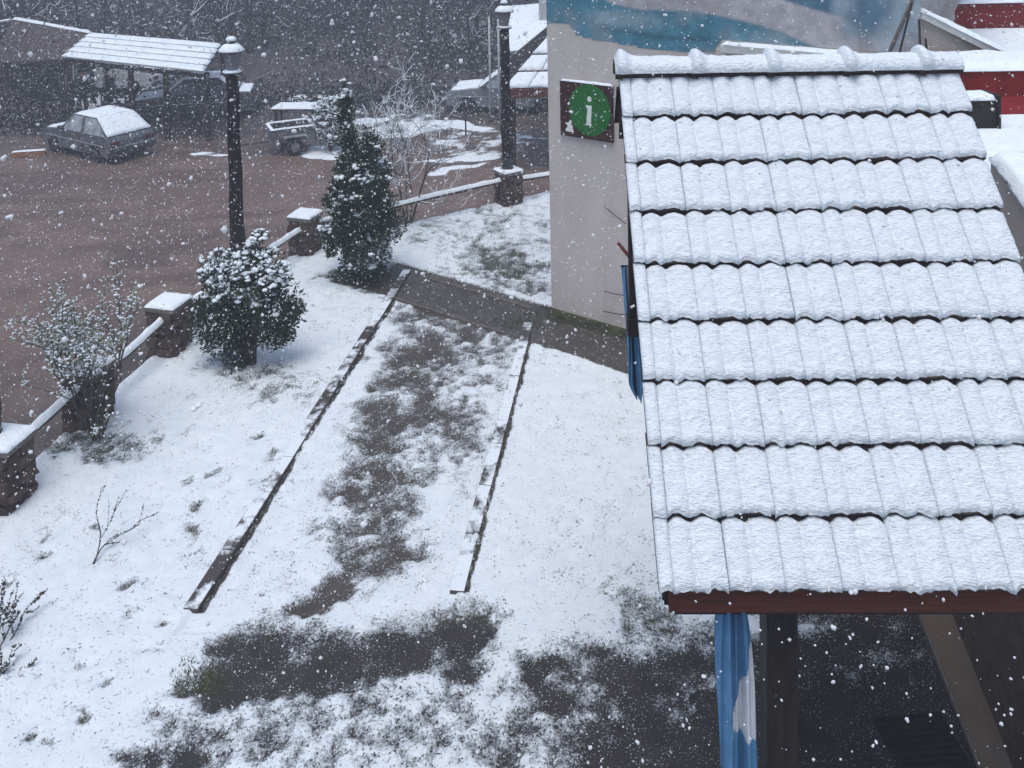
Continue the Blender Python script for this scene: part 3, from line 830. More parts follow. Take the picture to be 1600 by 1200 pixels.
# mural: paint on the wall, colours laid out as in the picture it shows
def mural():
    nu, nv = 260, 90
    us = np.linspace(0.0, uE0 + 0.1, nu); zs = np.linspace(3.9, WZ - 0.05, nv)
    U, Z = np.meshgrid(us, zs); U, Z = U.ravel(), Z.ravel()
    P = np.array(WALL_A)[None] + U[:, None] * np.array(WALL_D)[None] + np.stack([0 * U, 0 * U, Z], 1) + 0.006 * np.array(WALL_N)[None]
    px, py = project(P)
    nb = fbm(U * 2, Z * 2, 61, 4) - .5; nf = fbm(U * 9, Z * 12, 62, 3) - .5
    low = np.interp(px, [840, 888, 900, 930, 960, 1020, 1060, 1115, 1131, 1300, 1390, 1430], [38, 38, 56, 64, 68, 79, 83, 84, 62, 78, 84, 86])
    band = np.interp(px, [900, 940, 960, 1000, 1060, 1100, 1160, 1220, 1260, 1300], [-26, -4, 6, 14, 17, 20, 32, 50, 68, 84])
    teal = np.array([0.058, 0.20, 0.27]); pale = np.array([0.42, 0.405, 0.42]); blue2 = np.array([0.075, 0.17, 0.245]); lightb = np.array([0.34, 0.42, 0.47]); dk = np.array([0.03, 0.10, 0.14])
    c = np.tile(teal, (len(U), 1))
    def mixc(w, col): c[:] = c * (1 - w[:, None]) + col * w[:, None]
    mixc(sstep(0.0, 0.25, nb) * 0.6, lightb * 0.7)
    mixc(np.exp(-((py - (low - 22)) / 4) ** 2) * (px > 940) * (px < 1110) * 0.7, dk)
    mixc(ell(px, py, 975, 30, 50, 12, 5, .8) * 0.6, lightb)
    w1 = sstep(3, -3, py - band + 6 * nb) if False else 1 - sstep(-3, 3, py - band + 6 * nb)
    mixc(w1, pale)
    mixc(w1 * ell(px, py, 1070, 0, 60, 40, 0, .6) * 0.4, pale * 0.6)
    band2 = np.interp(px, [1180, 1215, 1260, 1300, 1330], [-20, -2, 12, 23, 26])
    w2 = (1 - sstep(-3, 3, py - band2 + 6 * nb)) * (px > 1170)
    mixc(w2, blue2); mixc(w2 * sstep(1290, 1320, px), lightb)
    mixc(sstep(1300, 1335, px + 30 * nb) * (1 - sstep(40, 78, py)), lightb * 0.9)
    mixc(ell(px, py, 1362, 22, 38, 34, 0, .7) * 0.95, blue2)
    mixc(ell(px, py, 1395, 55, 22, 40, 25, .7) * 0.6, lightb * 1.15)
    c *= (1 + 0.5 * nf)[:, None]
    F = grid_faces(nu, nv)
    ok = (py < low)[F].all(1)
    F = F[ok]; us_ = np.unique(F); rm = np.zeros(len(U), int); rm[us_] = np.arange(len(us_))
    me = np_mesh('mural', (P - np.array(WALL_A)[None])[us_], rm[F])
    set_attr(me, 'gcol', np.clip(c, 0.01, 0.9)[us_])
    o = link('mural', me, 'mural_paint', bld); o['label'] = 'sweeping teal, grey and pale blue bands painted on the wall'
mural()
# ledge with snow, in front of the mural
u0, z0 = wall_uz(1128, 68, .1); u1, z1 = wall_uz(1340, 88, .1)
zz = (z0 + z1) / 2
m = MB(); q = [wpt(u0, zz - .10, 0.005), wpt(u1, zz - .10, 0.005), wpt(u1, zz, 0.005), wpt(u0, zz, 0.005)]; q2 = [v + WALL_N * 0.16 for v in q]
m.add(q + q2, [(0, 1, 2, 3), (7, 6, 5, 4), (0, 4, 5, 1), (1, 5, 6, 2), (2, 6, 7, 3), (3, 7, 4, 0)])
lg = m.build('ledge', 'ledge_paint', bld)
snow([wpt(u0, zz, .165), wpt(u1, zz, .165), wpt(u1, zz, .0), wpt(u0, zz, .0)], 0.035, lg, nu=50, nv=8)
# rusty trim at the slanting end
m = MB().tube([wpt(uE0 + .03, zE0 + .1, .02), wpt(uE0 + .0, zE0 - .02, .02), wpt(uE1 + .01, zE1, .02), wpt(uE1 - .05, zE1 - .6, .02)], 0.02, 6)
m.build('end_trim', 'slab', bld)
# low gable with sloping snow-covered parapet, right of the mural
GY = 10.9
g0, g1 = at_y(1436, 28, GY), at_y(1590, 104, GY)
gl = lambda p: p - WALL_A
ext = (g1 - g0) * 0.6
m = MB(); gp = [g0, g1 + ext, Vector((g1.x + ext.x, GY, -0.2)), Vector((g0.x, GY, -0.2))]
m.add([gl(p) for p in gp] + [gl(p + Vector((0, 0.3, 0))) for p in gp], [(0, 1, 2, 3), (7, 6, 5, 4), (0, 4, 5, 1), (1, 5, 6, 2), (2, 6, 7, 3), (3, 7, 4, 0)])
gb = m.build('gable_wall', 'beige_wall', bld)
m = MB(); a, b = gl(g0), gl(g1 + ext); up = Vector((0.02, 0, 0.07))
m.add([a + Vector((0, -.06, 0)), b + Vector((0, -.06, 0)), b + Vector((0, .5, 0)), a + Vector((0, .5, 0)), a + Vector((0, -.06, 0)) + up, b + Vector((0, -.06, 0)) + up, b + Vector((0, .5, 0)) + up, a + Vector((0, .5, 0)) + up],
      [(3, 2, 1, 0), (4, 5, 6, 7), (0, 1, 5, 4), (1, 2, 6, 5), (2, 3, 7, 6), (3, 0, 4, 7)])
cop = m.build('coping', 'ledge_paint', bld)
snow([a + up + Vector((0, -.07, 0)), b + up + Vector((0, -.07, 0)), b + up + Vector((0, .5, 0)), a + up + Vector((0, .5, 0))], 0.06, cop, nu=40, nv=10)
for k_ in range(2):          # two sloping roof sheets behind the coping
    q0 = a + Vector((0.05, .52 + k_ * 1.1, 0.10 + 0.03 * k_)); q1 = b + Vector((0.05, .52 + k_ * 1.1, 0.10 + .03 * k_)); dv = Vector((0, 1.06, 0.10))
    m = MB(); t_ = Vector((0, 0, -0.05))
    m.add([q0, q1, q1 + dv, q0 + dv, q0 + t_, q1 + t_, q1 + dv + t_, q0 + dv + t_], [(0, 1, 2, 3), (7, 6, 5, 4), (0, 4, 5, 1), (1, 5, 6, 2), (2, 6, 7, 3), (3, 7, 4, 0)])
    sh = m.build('roof_sheet', 'metal_sheet', bld)
    snow([q0, q1, q1 + dv, q0 + dv], 0.05, sh, nu=36, nv=14, rough=.2)
for (p0, p1) in (((1436, 30), (1438, 84)), ((1425, 5), (1405, 84)), ((1446, 60), (1449, 88))):
    aa, bb = at_y(p0[0], p0[1], GY - .12), at_y(p1[0], p1[1], GY - .12)
    MB().tube([gl(aa), gl(bb)], 0.013, 6).build('cable', 'iron', bld)
# thin wires on the plaster
for (p0, p1) in (((944, 322), (978, 350)), ((944, 455), (978, 462)), ((942, 486), (978, 492))):
    aa = at_plane(*p0, WALL_A + WALL_N * .03, WALL_N); bb = at_plane(*p1, WALL_A + WALL_N * .05, WALL_N)
    MB().tube([gl(aa), gl((aa + bb) / 2 + Vector((0, 0, -.01))), gl(bb)], 0.006, 5).build('wire', 'iron', bld)

# the information sign on the wall
sg_c = [at_plane(*p, WALL_A + WALL_N * .03, WALL_N) for p in ((877, 123), (957, 137), (960, 226), (876, 208))]
su = [(p - WALL_A).dot(WALL_D) for p in sg_c]; sz = [p.z for p in sg_c]
U0, U1 = (su[0] + su[3]) / 2, (su[1] + su[2]) / 2; Z0, Z1 = (sz[2] + sz[3]) / 2, (sz[0] + sz[1]) / 2
SW, SH = U1 - U0, Z1 - Z0
sg = thing('information_sign', 'dark red board sign with a white letter i on a green disc', 'sign', WALL_A + WALL_N * 0.012 + WALL_D * U0 + Vector((0, 0, Z0)), math.atan2(WALL_D.y, WALL_D.x))
# local: x along the wall, y into the wall, z up
for i in range(4):
    MB().box(0.0, SW, -0.045, -0.005, i * SH / 4 + .003, (i + 1) * SH / 4 - .003, 0.006).build('board', 'sign_board', sg)
def disc(rx, rz, cxx, czz, y0, y1, n=40):
    m = MB(); a = [(cxx + rx * math.cos(2 * math.pi * i / n), y0, czz + rz * math.sin(2 * math.pi * i / n)) for i in range(n)]
    b = [(p[0], y1, p[2]) for p in a]
    m.add(a + b, [tuple(range(n)), tuple(range(n, 2 * n))[::-1]] + [(i, (i + 1) % n, n + (i + 1) % n, n + i) for i in range(n)])
    return m
DX, DZ, DR = SW * 0.57, SH * 0.53, SH * 0.46
disc(DR * min(1, SW / SH * .86), DR, DX, DZ, -0.055, -0.046).build('disc', 'sign_green', sg)
def plate(pts, y0, y1):
    n = len(pts); m = MB()
    m.add([(x, y0, z) for x, z in pts] + [(x, y1, z) for x, z in pts], [tuple(range(n)), tuple(range(n, 2 * n))[::-1]] + [(i, (i + 1) % n, n + (i + 1) % n, n + i) for i in range(n)])
    return m
q = SH
disc(q * .042, q * .05, DX + q * .01, DZ + q * .20, -0.06, -0.0555, 20).build('letter_dot', 'sign_white', sg)
plate([(DX - q * .065, DZ + q * .085), (DX + q * .055, DZ + q * .085), (DX + q * .035, DZ - q * .235), (DX + q * .06, DZ - q * .27), (DX - q * .085, DZ - q * .27), (DX - q * .055, DZ - q * .235), (DX - q * .03, DZ + q * .045), (DX - q * .065, DZ + q * .05)], -0.06, -0.0555).build('letter_stem', 'sign_white', sg)
plate([(q * (.10 + x * .20), q * (.09 + z * .22)) for x, z in ((.05, .0), (.95, .0), (.8, .25), (.85, .45), (.6, .6), (.75, .85), (.55, 1.0), (.4, .75), (.0, .7), (.3, .5), (.2, .25))], -0.052, -0.0455).build('emblem', 'sign_white', sg)
snow([(0, -.05, SH), (SW, -.05, SH), (SW, 0, SH), (0, 0, SH)], 0.03, sg, nu=20, nv=5)

# ---------------------------------------------------------------- red roofed building on the right
rb = thing('red_building', 'low building with dark red fascia and snowy red metal roof behind the shelter', 'building', (4.4, 8.6, 0))
ro = Vector((4.4, 8.6, 0))
RY = 9.6
r0 = at_y(1492, 112, RY); r1 = at_y(1492, 152, RY); XE = 9.5
MB().box(r0.x - ro.x - .6, XE - ro.x, RY - ro.y, RY - ro.y + 0.9, -0.2, r0.z, 0.0).build('wall', 'red_paint', rb)
snow([(r0.x - ro.x - .62, RY - ro.y - .03, r0.z), (XE - ro.x, RY - ro.y - .03, r0.z), (XE - ro.x, RY - ro.y + .92, r0.z), (r0.x - ro.x - .62, RY - ro.y + .92, r0.z)], 0.075, rb, nu=40, nv=12)
f0 = at_y(1620, 330, 7.0)
A_ = Vector((r0.x - .6, RY - .002, r1.z)); B_ = Vector((XE, RY - .002, r1.z)); Cq = Vector((XE, 6.9, f0.z)); Dq = Vector((3.95, 6.9, f0.z))
m = MB(); t_ = Vector((0, 0, -.08)); pp = [p - ro for p in (A_, B_, Cq, Dq)]
m.add(pp + [p + t_ for p in pp], [(0, 1, 2, 3), (7, 6, 5, 4), (0, 4, 5, 1), (1, 5, 6, 2), (2, 6, 7, 3), (3, 7, 4, 0)])
rf = m.build('roof', 'red_paint', rb)
lw = Dq.lerp(A_, 0.80) - ro; lw2 = Cq.lerp(B_, 0.80) - ro
snow([pp[3], pp[2], lw2, lw], 0.035, rf, nu=40, nv=30, rough=.5, edge=.5)
MB().box(Dq.x - ro.x + .05, XE - ro.x, 6.95 - ro.y, 7.1 - ro.y, -0.2, f0.z - .085).build('front_wall', 'beige_wall', rb)
c0, c1 = at_y(1512, 158, 8.6), at_y(1558, 228, 8.6)
cb = thing('chimney', 'square black metal chimney on the red roof beside the tile roof edge', 'chimney', (c0.x, 8.6, c1.z - .1))
cw, chh = c1.x - c0.x, c0.z - c1.z + .1
MB().box(0, cw, 0, cw, 0, chh, 0.01).build('stack', 'black_box', cb)
MB().box(cw, cw + .03, -.02, cw, 0.0, chh + .05, 0.008).build('side_flange', 'black_box', cb)
snow([(0, 0, chh), (cw, 0, chh), (cw, cw, chh), (0, cw, chh)], 0.05, cb)
pw = thing('parapet_wall', 'sloping beige parapet wall topped with thick snow beside the shelter roof', 'wall', (3.85, 7.3, 0))
t0, t1 = at_y(1548, 246, 7.35), at_y(1606, 330, 6.6)
d_ = (t1 - t0); t2 = t1 + d_ * 2.2
o_ = Vector((3.85, 7.3, 0)); w_ = Vector((0.45, 0.1, 0))
m = MB(); L_ = [t0 - o_, t2 - o_, t2 - o_ + w_, t0 - o_ + w_]
m.add(L_ + [Vector((p.x, p.y, -0.2)) for p in L_], [(0, 1, 2, 3), (7, 6, 5, 4), (0, 4, 5, 1), (1, 5, 6, 2), (2, 6, 7, 3), (3, 7, 4, 0)])
m.build('masonry', 'beige_wall', pw)
snow([p + Vector((-.02, 0, 0)) for p in L_], 0.10, pw, nu=30, nv=14)
# farther red building
fr_ = thing('red_hall', 'tall dark red clad hall with snowy lean-to standing beyond the sloping parapet', 'building', (8.5, 15.0, 0))
fz0 = at_y(1540, 44, 15).z; fz1 = at_y(1540, 5, 15).z
MB().box(-1.9, 5, 0, 4, -0.2, fz1).build('wall', 'red_paint', fr_)
snow([(-1.92, -.05, fz1), (5, -.05, fz1), (5, 4, fz1), (-1.92, 4, fz1)], .08, fr_, nu=30, nv=20)
lean = MB(); lean.add([(-1.2, -.003, fz0), (5, -.003, fz0), (5, -1.6, fz0 - .35), (-1.2, -1.6, fz0 - .35), (-1.2, -.003, fz0 - .06), (5, -.003, fz0 - .06), (5, -1.6, fz0 - .41), (-1.2, -1.6, fz0 - .41)], [(0, 1, 2, 3), (7, 6, 5, 4), (0, 4, 5, 1), (1, 5, 6, 2), (2, 6, 7, 3), (3, 7, 4, 0)])
ln = lean.build('lean_to_roof', 'red_paint', fr_)
snow([(-1.2, -1.6, fz0 - .35), (5, -1.6, fz0 - .35), (5, -.05, fz0), (-1.2, -.05, fz0)], .05, ln, nu=30, nv=12, rough=.6)

# ---------------------------------------------------------------- stone and log fence round the garden
fence = thing('garden_fence', 'fence of square rough stone pillars joined by snow topped log rails', 'fence', PIL[2])
FO = PIL[2]
PH, PS = 0.66, 0.38
def rough_stone(seed):
    bm = bmesh.new(); bmesh.ops.create_cube(bm, size=1)
    bmesh.ops.subdivide_edges(bm, edges=list(bm.edges), cuts=1, use_grid_fill=True)
    for v in bm.verts:
        p = v.co.normalized() * 0.62
        v.co = v.co.lerp(p, 0.35) + Vector([mnoise.noise(v.co * 2.3 + Vector((seed * 3.7 + k * 11, seed, k))) * 0.26 for k in range(3)])
    me = bpy.data.meshes.new('stone'); bm.to_mesh(me); bm.free()
    me.materials.append(MATS['stone'])
    return me
STONES = [rough_stone(i) for i in range(7)]
def pillar(p, ang, seed, h=PH, s=PS, stones=True):
    rnd = random.Random(seed)
    core = MB().box(-s / 2 + .02, s / 2 - .02, -s / 2 + .02, s / 2 - .02, -0.45, h).build('pillar', 'mortar', fence, loc=p - FO, rotz=ang)
    if stones:
        z = -0.12
        while z < h - 0.02:
            ch = rnd.uniform(0.10, 0.17); ch = min(ch, h - z)
            for side in range(4):
                x = -s / 2 - 0.01
                while x < s / 2 - 0.05:
                    w = min(rnd.uniform(0.12, 0.24), s / 2 + .01 - x)
                    if s / 2 - (x + w) < 0.07: w = s / 2 + .01 - x
                    o = link('stone', rnd.choice(STONES), None, core)
                    o.matrix_local = Matrix.Rotation(side * math.pi / 2, 4, 'Z') @ Matrix.Translation((x + w / 2, -s / 2 + .02, z + ch / 2)) @ Matrix.Rotation(rnd.uniform(-.07, .07), 4, 'Y') @ Matrix.Diagonal((w * .97, 0.11 * rnd.uniform(.8, 1.7), ch * rnd.uniform(.86, 1.02), 1)) @ Matrix.Rotation(rnd.choice((0, math.pi)), 4, 'Z')
                    x += w
            z += ch
    c = MB().box(-s / 2 - .05, s / 2 + .05, -s / 2 - .05, s / 2 + .05, h + .002, h + .065, 0.012).build('cap', 'slab', core)
    e = s / 2 + .055
    snow([(-e, -e, h + .066), (e, -e, h + .066), (e, e, h + .066), (-e, e, h + .066)], 0.042, core, name='cap_snow', nu=14, nv=14, seed=seed, edge=.09)
    return core
allp = [P_NEAR] + PIL + [P_MID, P_R, P_FAR]
PANG = []
for i, p in enumerate(allp):
    q = allp[min(i + 1, len(allp) - 1)] - allp[max(i - 1, 0)] if i != 5 else PIL[4] - PIL[3]
    PANG.append(math.atan2(q.y, q.x) - math.pi / 2 if i < 6 else math.atan2((P_R - P_MID).y, (P_R - P_MID).x))
for i, p in enumerate(allp): pillar(p, PANG[i], 10 + i)
for i, (p, q) in enumerate(zip(allp[:-1], allp[1:])):
    d = (q - p).normalized(); z = 0.50
    a = p + d * (PS / 2 - .02) + Vector((0, 0, z + random.uniform(-.03, .03))); b = q - d * (PS / 2 - .02) + Vector((0, 0, z + random.uniform(-.02, .05)))
    n = 9; pts = []
    sag = random.uniform(-.05, .02) if i != 7 else -0.06
    for k in range(n):
        t = k / (n - 1); pts.append(a.lerp(b, t) - a + Vector((random.uniform(-.008, .008), 0, sag * math.sin(math.pi * t))))
    rl = MB().tube(pts, [0.052 + random.uniform(-.005, .005) for _ in pts], 10).build('rail', 'rail_wood', fence, True, loc=a - FO)
    # snow lying on the log
    V = []; nv = 9; nn = 40
    for k in range(nn):
        t = k / (nn - 1) * (n - 1); i0 = min(int(t), n - 2); c = pts[i0].lerp(pts[i0 + 1], t - i0)
        side = d.cross(Vector((0, 0, 1)))
        for j in range(nv):
            w = math.pi * (0.06 + 0.88 * j / (nv - 1))
            th = 0.034 * (0.7 + 0.6 * mnoise.noise(Vector((k * .35, j * .2, i * 5)))) * math.sin(w) ** .6
            r_ = 0.054 + max(th, .001)
            V.append(c + side * math.cos(w) * 0.058 + Vector((0, 0, math.sin(w) * r_)))
    link('snow', np_mesh('snow', V, grid_faces(nv, nn), True), 'snow', rl)

# ---------------------------------------------------------------- lamps on log posts
def make_lamp(label):
    root = thing('street_lamp', label, 'street lamp', group=None)
    hp = 3.00                                   # above the pillar cap
    pts = [(0.012 * math.sin(k * 1.7), 0.012 * math.cos(k * 2.1), hp * k / 10) for k in range(11)]
    MB().tube(pts, [0.118 - 0.022 * k / 10 + random.uniform(-.003, .003) for k in range(11)], 14).build('post', 'log', root, True)
    MB().lathe([(0.15, -0.01), (0.15, 0.03), (0.125, 0.05), (0.125, 0.26), (0.135, 0.28)], 14).build('base_collar', 'iron', root)
    c = MB().lathe([(0.10, hp), (0.15, hp + .02), (0.155, hp + .04), (0.10, hp + .06)], 16).build('collar', 'iron', root)
    V = MB().lathe([(0.155, hp + .041), (0.15, hp + .062), (0.10, hp + .075)], 16).build('collar_snow', 'snow', root, True)
    z0, z1 = hp + .06, hp + .36
    r0, r1 = 0.085, 0.165
    MB().lathe([(0.03, z0), (0.025, z0 + .12), (0.045, z0 + .14), (0.05, z0 + .22), (0.02, z0 + .25)], 10).build('bulb', 'lamp_glass', root, True)
    for k in range(6):
        w0, w1 = 2 * math.pi * k / 6, 2 * math.pi * (k + 1) / 6
        P = lambda r, w, z: Vector((r * math.cos(w), r * math.sin(w), z))
        a, b, c_, d = P(r0, w0, z0), P(r0, w1, z0), P(r1, w1, z1), P(r1, w0, z1)
        m = MB(); i_ = 0.94
        m.add([a, b, c_, d, a * i_ + Vector((0, 0, z0 * (1 - i_))), b * i_ + Vector((0, 0, z0 * (1 - i_))), c_ * i_ + Vector((0, 0, z1 * (1 - i_))), d * i_ + Vector((0, 0, z1 * (1 - i_)))],
              [(0, 1, 2, 3), (7, 6, 5, 4), (0, 4, 5, 1), (1, 5, 6, 2), (2, 6, 7, 3), (3, 7, 4, 0)])
        m.build('pane', 'lamp_glass', root)
        MB().tube([a * 1.02, d * 1.02], 0.011, 5).build('frame_bar', 'iron', root)
    MB().lathe([(0.20, z1), (0.205, z1 + .02), (0.12, z1 + .10), (0.06, z1 + .13), (0.05, z1 + .17), (0.08, z1 + .18), (0.075, z1 + .205), (0.02, z1 + .22)], 12).build('lantern_cap', 'iron', root)
    MB().lathe([(0.207, z1 + .021), (0.205, z1 + .045), (0.13, z1 + .125), (0.07, z1 + .145)], 14).build('cap_snow', 'snow', root, True)
    MB().lathe([(0.08, z1 + .19), (0.085, z1 + .22), (0.05, z1 + .255), (0.0, z1 + .265)], 12).build('finial_snow', 'snow', root, True)
    return root
capz = PH + 0.068
l1 = make_lamp('lantern on a log post rising behind the small snowy conifer'); l1.location = PIL[3] + Vector((-0.02, 0, capz))
l2 = copy_tree(l1); l2['label'] = 'lantern on a log post by the beige building wall and tiled kiosk'; l2.location = P_R + Vector((-0.02, 0, capz)); l2.rotation_euler = (0, 0, .5)
l3 = copy_tree(l1); l3['label'] = 'lantern on a log post beside the pale leaved bush'; l3.location = PIL[0] + Vector((-0.17, 0.03, capz)); l3.rotation_euler = (0, 0, 1.1)

# ---------------------------------------------------------------- leaf and snow clouds
def cards(P, D, size, asp=2.0, jitter=0.5, seed=1):
    """small diamond leaves at points P pointing along D"""
    g = np.random.default_rng(seed); n = len(P)
    D = D + g.normal(0, jitter, (n, 3)); D /= np.linalg.norm(D, axis=1)[:, None] + 1e-9
    A = np.cross(D, g.normal(0, 1, (n, 3))); A /= np.linalg.norm(A, axis=1)[:, None] + 1e-9
    s = size * g.uniform(.6, 1.3, n)[:, None] if np.isscalar(size) else size[:, None]
    w = s / asp
    B = np.cross(D, A)
    V = np.stack([P - D * s * .5, P + A * w * .5 + B * w * .12, P + D * s * .5, P - A * w * .5 + B * w * .12], 1).reshape(-1, 3)
    return V, np.arange(n * 4).reshape(n, 4)
ICO_V, ICO_F = None, None
def blobs(P, r, flat=0.6, seed=2, sub=1):
    global ICO_V, ICO_F
    bm = bmesh.new(); bmesh.ops.create_icosphere(bm, subdivisions=sub, radius=1)
    V0 = np.array([v.co for v in bm.verts]); F0 = np.array([[v.index for v in f.verts] for f in bm.faces]); bm.free()
    g = np.random.default_rng(seed); n = len(P); k = len(V0)
    S = g.uniform(.7, 1.35, (n, 1, 3)) * np.array([1, 1, flat]) * np.asarray(r).reshape(-1, 1, 1)
    J = 1 + g.uniform(-.22, .22, (n, k, 1)) * (1 if sub == 1 else .35)
    V = P[:, None, :] + V0[None] * S * J
    F = F0[None] + (np.arange(n) * k)[:, None, None]
    return V.reshape(-1, 3), F.reshape(-1, 3)

def conifer(name, label, cat, base, lobes, n_leaf, leaf, snow_fn, trunk, mat_leaf, seed, nclump=260):
    """lobes: list of (x,y,z,rx,ry,rz) ellipsoids; foliage sits in clumps through their outer volume"""
    g = np.random.default_rng(seed)
    root = thing(name, label, cat, base)
    m = MB()
    for t in trunk: m.tube(t[0], t[1], 8)
    m.build('trunk', 'bark', root, True)
    vol = np.array([l[3] * l[4] * l[5] for l in lobes]) ** .67; vol /= vol.sum()
    cl = []; nr = []
    for l, v in zip(lobes, vol):
        k = max(6, int(nclump * v))
        d = g.normal(0, 1, (k, 3)); d /= np.linalg.norm(d, axis=1)[:, None]
        rr = g.uniform(.45, 1.22, k) ** .7
        cl.append(np.array(l[:3]) + d * np.array(l[3:]) * rr[:, None]); nr.append(d)
    cl = np.concatenate(cl); nr = np.concatenate(nr)
    k = n_leaf // len(cl)
    off = g.normal(0, 1, (len(cl), k, 3)); off /= np.linalg.norm(off, axis=2)[..., None] + 1e-9
    cr = g.uniform(.07, .13, len(cl))[:, None, None] * (leaf / 0.05)
    P = cl[:, None] + off * cr * (g.uniform(0, 1, (len(cl), k, 1)) ** .45) * np.array([1, 1, 1.15])
    D = off * .7 + nr[:, None] * .5 + np.array([0, 0, .55])
    V, F = cards(P.reshape(-1, 3), D.reshape(-1, 3), leaf, 1.9, .4, seed)
    crown = link('crown', np_mesh('crown', V, F), mat_leaf, root)
    # dark inner fill of twigs, so that the crown is not see-through everywhere
    # snow on the upper outer sides of the clumps
    w = snow_fn(cl, nr)
    pick = g.uniform(0, 1, len(cl)) < w
    c2 = cl[pick]; r2 = (cr[pick, 0, 0])
    kk = 8
    o2 = g.normal(0, 1, (len(c2), kk, 3)); o2 /= np.linalg.norm(o2, axis=2)[..., None]
    o2[..., 2] = np.abs(o2[..., 2]) * .8 + .15
    P2 = c2[:, None] + o2 * r2[:, None, None] * g.uniform(.7, 1.02, (len(c2), kk, 1))
    V2, F2 = blobs(P2.reshape(-1, 3), g.uniform(.014, .046, len(c2) * kk) * (leaf / .05), .55, seed + 1)
    # dusting: many small white flecks on leaf tips
    nd = int(n_leaf * .10)
    ii = g.integers(0, len(P.reshape(-1, 3)), nd)
    Pd = P.reshape(-1, 3)[ii]; wd = np.repeat(w, k)[ii]
    Pd = Pd[g.uniform(0, 1, nd) < wd * .7 + .10] + np.array([0, 0, .012])
    V3, F3 = blobs(Pd, g.uniform(.006, .014, len(Pd)) * (leaf / .05), .6, seed + 2)
    VV = np.concatenate([V2, V3]); FF = np.concatenate([F2, F3 + len(V2)])
    link('snow', np_mesh('snow', VV, FF, True), 'snow', crown)['kind'] = 'stuff'
    return root
# tall columnar thuja with two tops
tb = at_z(566, 436)
conifer('thuja', 'tall dark green columnar evergreen with two pointed tops and clumped snow', 'tree', tb,
        [(0, 0, .95, .61, .6, .66), (0, 0, 1.42, .53, .52, .52), (.04, 0, 1.80, .40, .4, .36), (-.19, 0, 2.25, .17, .2, .48), (.25, 0, 2.15, .14, .16, .42), (-.21, 0, 2.75, .10, .12, .45), (-.21, 0, 3.15, .04, .05, .22), (.06, 0, .30, .36, .34, .26)],
        30000, 0.06, lambda c, n: np.clip(.10 + .75 * (n[:, 2] > -.1) * sstep(.42, .62, fbm(c[:, 0] * 2.2 + 3, c[:, 2] * 2.2, 71, 3)) * (1.15 - .3 * c[:, 2] / 2), 0, .85),
        [([(0, 0, -.1), (0.02, 0, .8), (-.1, 0, 2), (-.16, 0, 3)], [.07, .06, .04, .015]), ([(0.02, 0, .8), (.15, 0, 1.7), (.2, 0, 2.5)], [.04, .03, .01])], 'thuja', 101, 560)
gb_ = at_z(388, 574)
conifer('conifer_shrub', 'small bushy conifer with forked trunk and thick snow on its top', 'shrub', gb_,
        [(-.36, 0, 1.30, .22, .24, .34), (-.50, .05, 1.05, .17, .2, .22), (-.02, 0, 1.42, .20, .22, .26), (.16, .05, 1.66, .12, .12, .22), (.40, 0, 1.36, .20, .22, .26), (.20, -.1, 1.15, .25, .25, .3), (-.15, -.1, 1.1, .25, .25, .3), (-.42, 0, .72, .30, .28, .28), (.40, 0, .80, .34, .3, .38), (0, -.05, .95, .40, .36, .42), (-.15, 0, .42, .18, .18, .28), (.62, 0, .82, .16, .14, .14), (-.46, 0, .45, .20, .18, .16), (.35, 0, .45, .2, .2, .18), (-.6, 0, .8, .14, .14, .16), (-.1, -.1, .3, .2, .2, .2)],
        19000, 0.056, lambda c, n: np.clip(sstep(.72, 1.35, c[:, 2] + .12 * (fbm(c[:, 0] * 4, c[:, 2] * 4, 72, 2) - .5)) * .9 * (n[:, 2] > -.35) + .05, 0, .92),
        [([(0.02, 0, -.1), (-.05, 0, .35), (-.2, 0, .9), (-.35, 0, 1.4)], [.05, .045, .03, .012]), ([(0.05, 0, -.1), (.10, 0, .5), (.05, 0, 1.0), (.15, 0, 1.7)], [.055, .045, .03, .012]), ([(.08, 0, .4), (.3, 0, .9), (.38, 0, 1.4)], [.03, .022, .01])], 'conifer', 102, 400)
# round snowy shrub on the car park side
sb = at_z(516, 235, ZP)
conifer('round_shrub', 'round pale snow dusted shrub standing behind the tall evergreen', 'shrub', sb,
        [(0, 0, .85, .55, .5, .65), (.15, 0, 1.25, .4, .4, .4)], 6000, .07, lambda c, n: np.clip(.25 + .75 * (n[:, 2] > 0), 0, 1), [([(0, 0, -.1), (0, 0, .8)], [.06, .03])], 'conifer', 103, 150)

# ---------------------------------------------------------------- branching plants
def grow(m, p, d, L, r, depth, g, tips, spread=.5, up=.15, kids=(2, 3), segs=3, shrink=.68, sides=5, rshrink=.6):
    pts = [Vector(p)]; rad = [r]
    for s in range(segs):
        d = (d + Vector(g.normal(0, .16, 3)) + Vector((0, 0, up * .3))).normalized()
        pts.append(pts[-1] + d * (L / segs)); rad.append(r * (1 - (1 - rshrink) * (s + 1) / segs))
    m.tube(pts, rad, sides if depth > 1 else 3, cap=False)
    tips.append((pts, rad, depth))
    if depth <= 0: return
    for k in range(int(g.integers(kids[0], kids[1] + 1))):
        t = g.uniform(.45, 1.0); i = min(int(t * segs), segs - 1); q = pts[i].lerp(pts[i + 1], t * segs - i)
        nd = (d + Vector(g.normal(0, spread, 3)) + Vector((0, 0, up))).normalized()
        grow(m, q, nd, L * shrink * g.uniform(.75, 1.2), r * rshrink * .85, depth - 1, g, tips, spread, up, kids, segs, shrink, sides, rshrink)
    nd = (d + Vector(g.normal(0, spread * .4, 3))).normalized()
    grow(m, pts[-1], nd, L * shrink, r * rshrink, depth - 1, g, tips, spread, up, kids, segs, shrink, sides, rshrink)

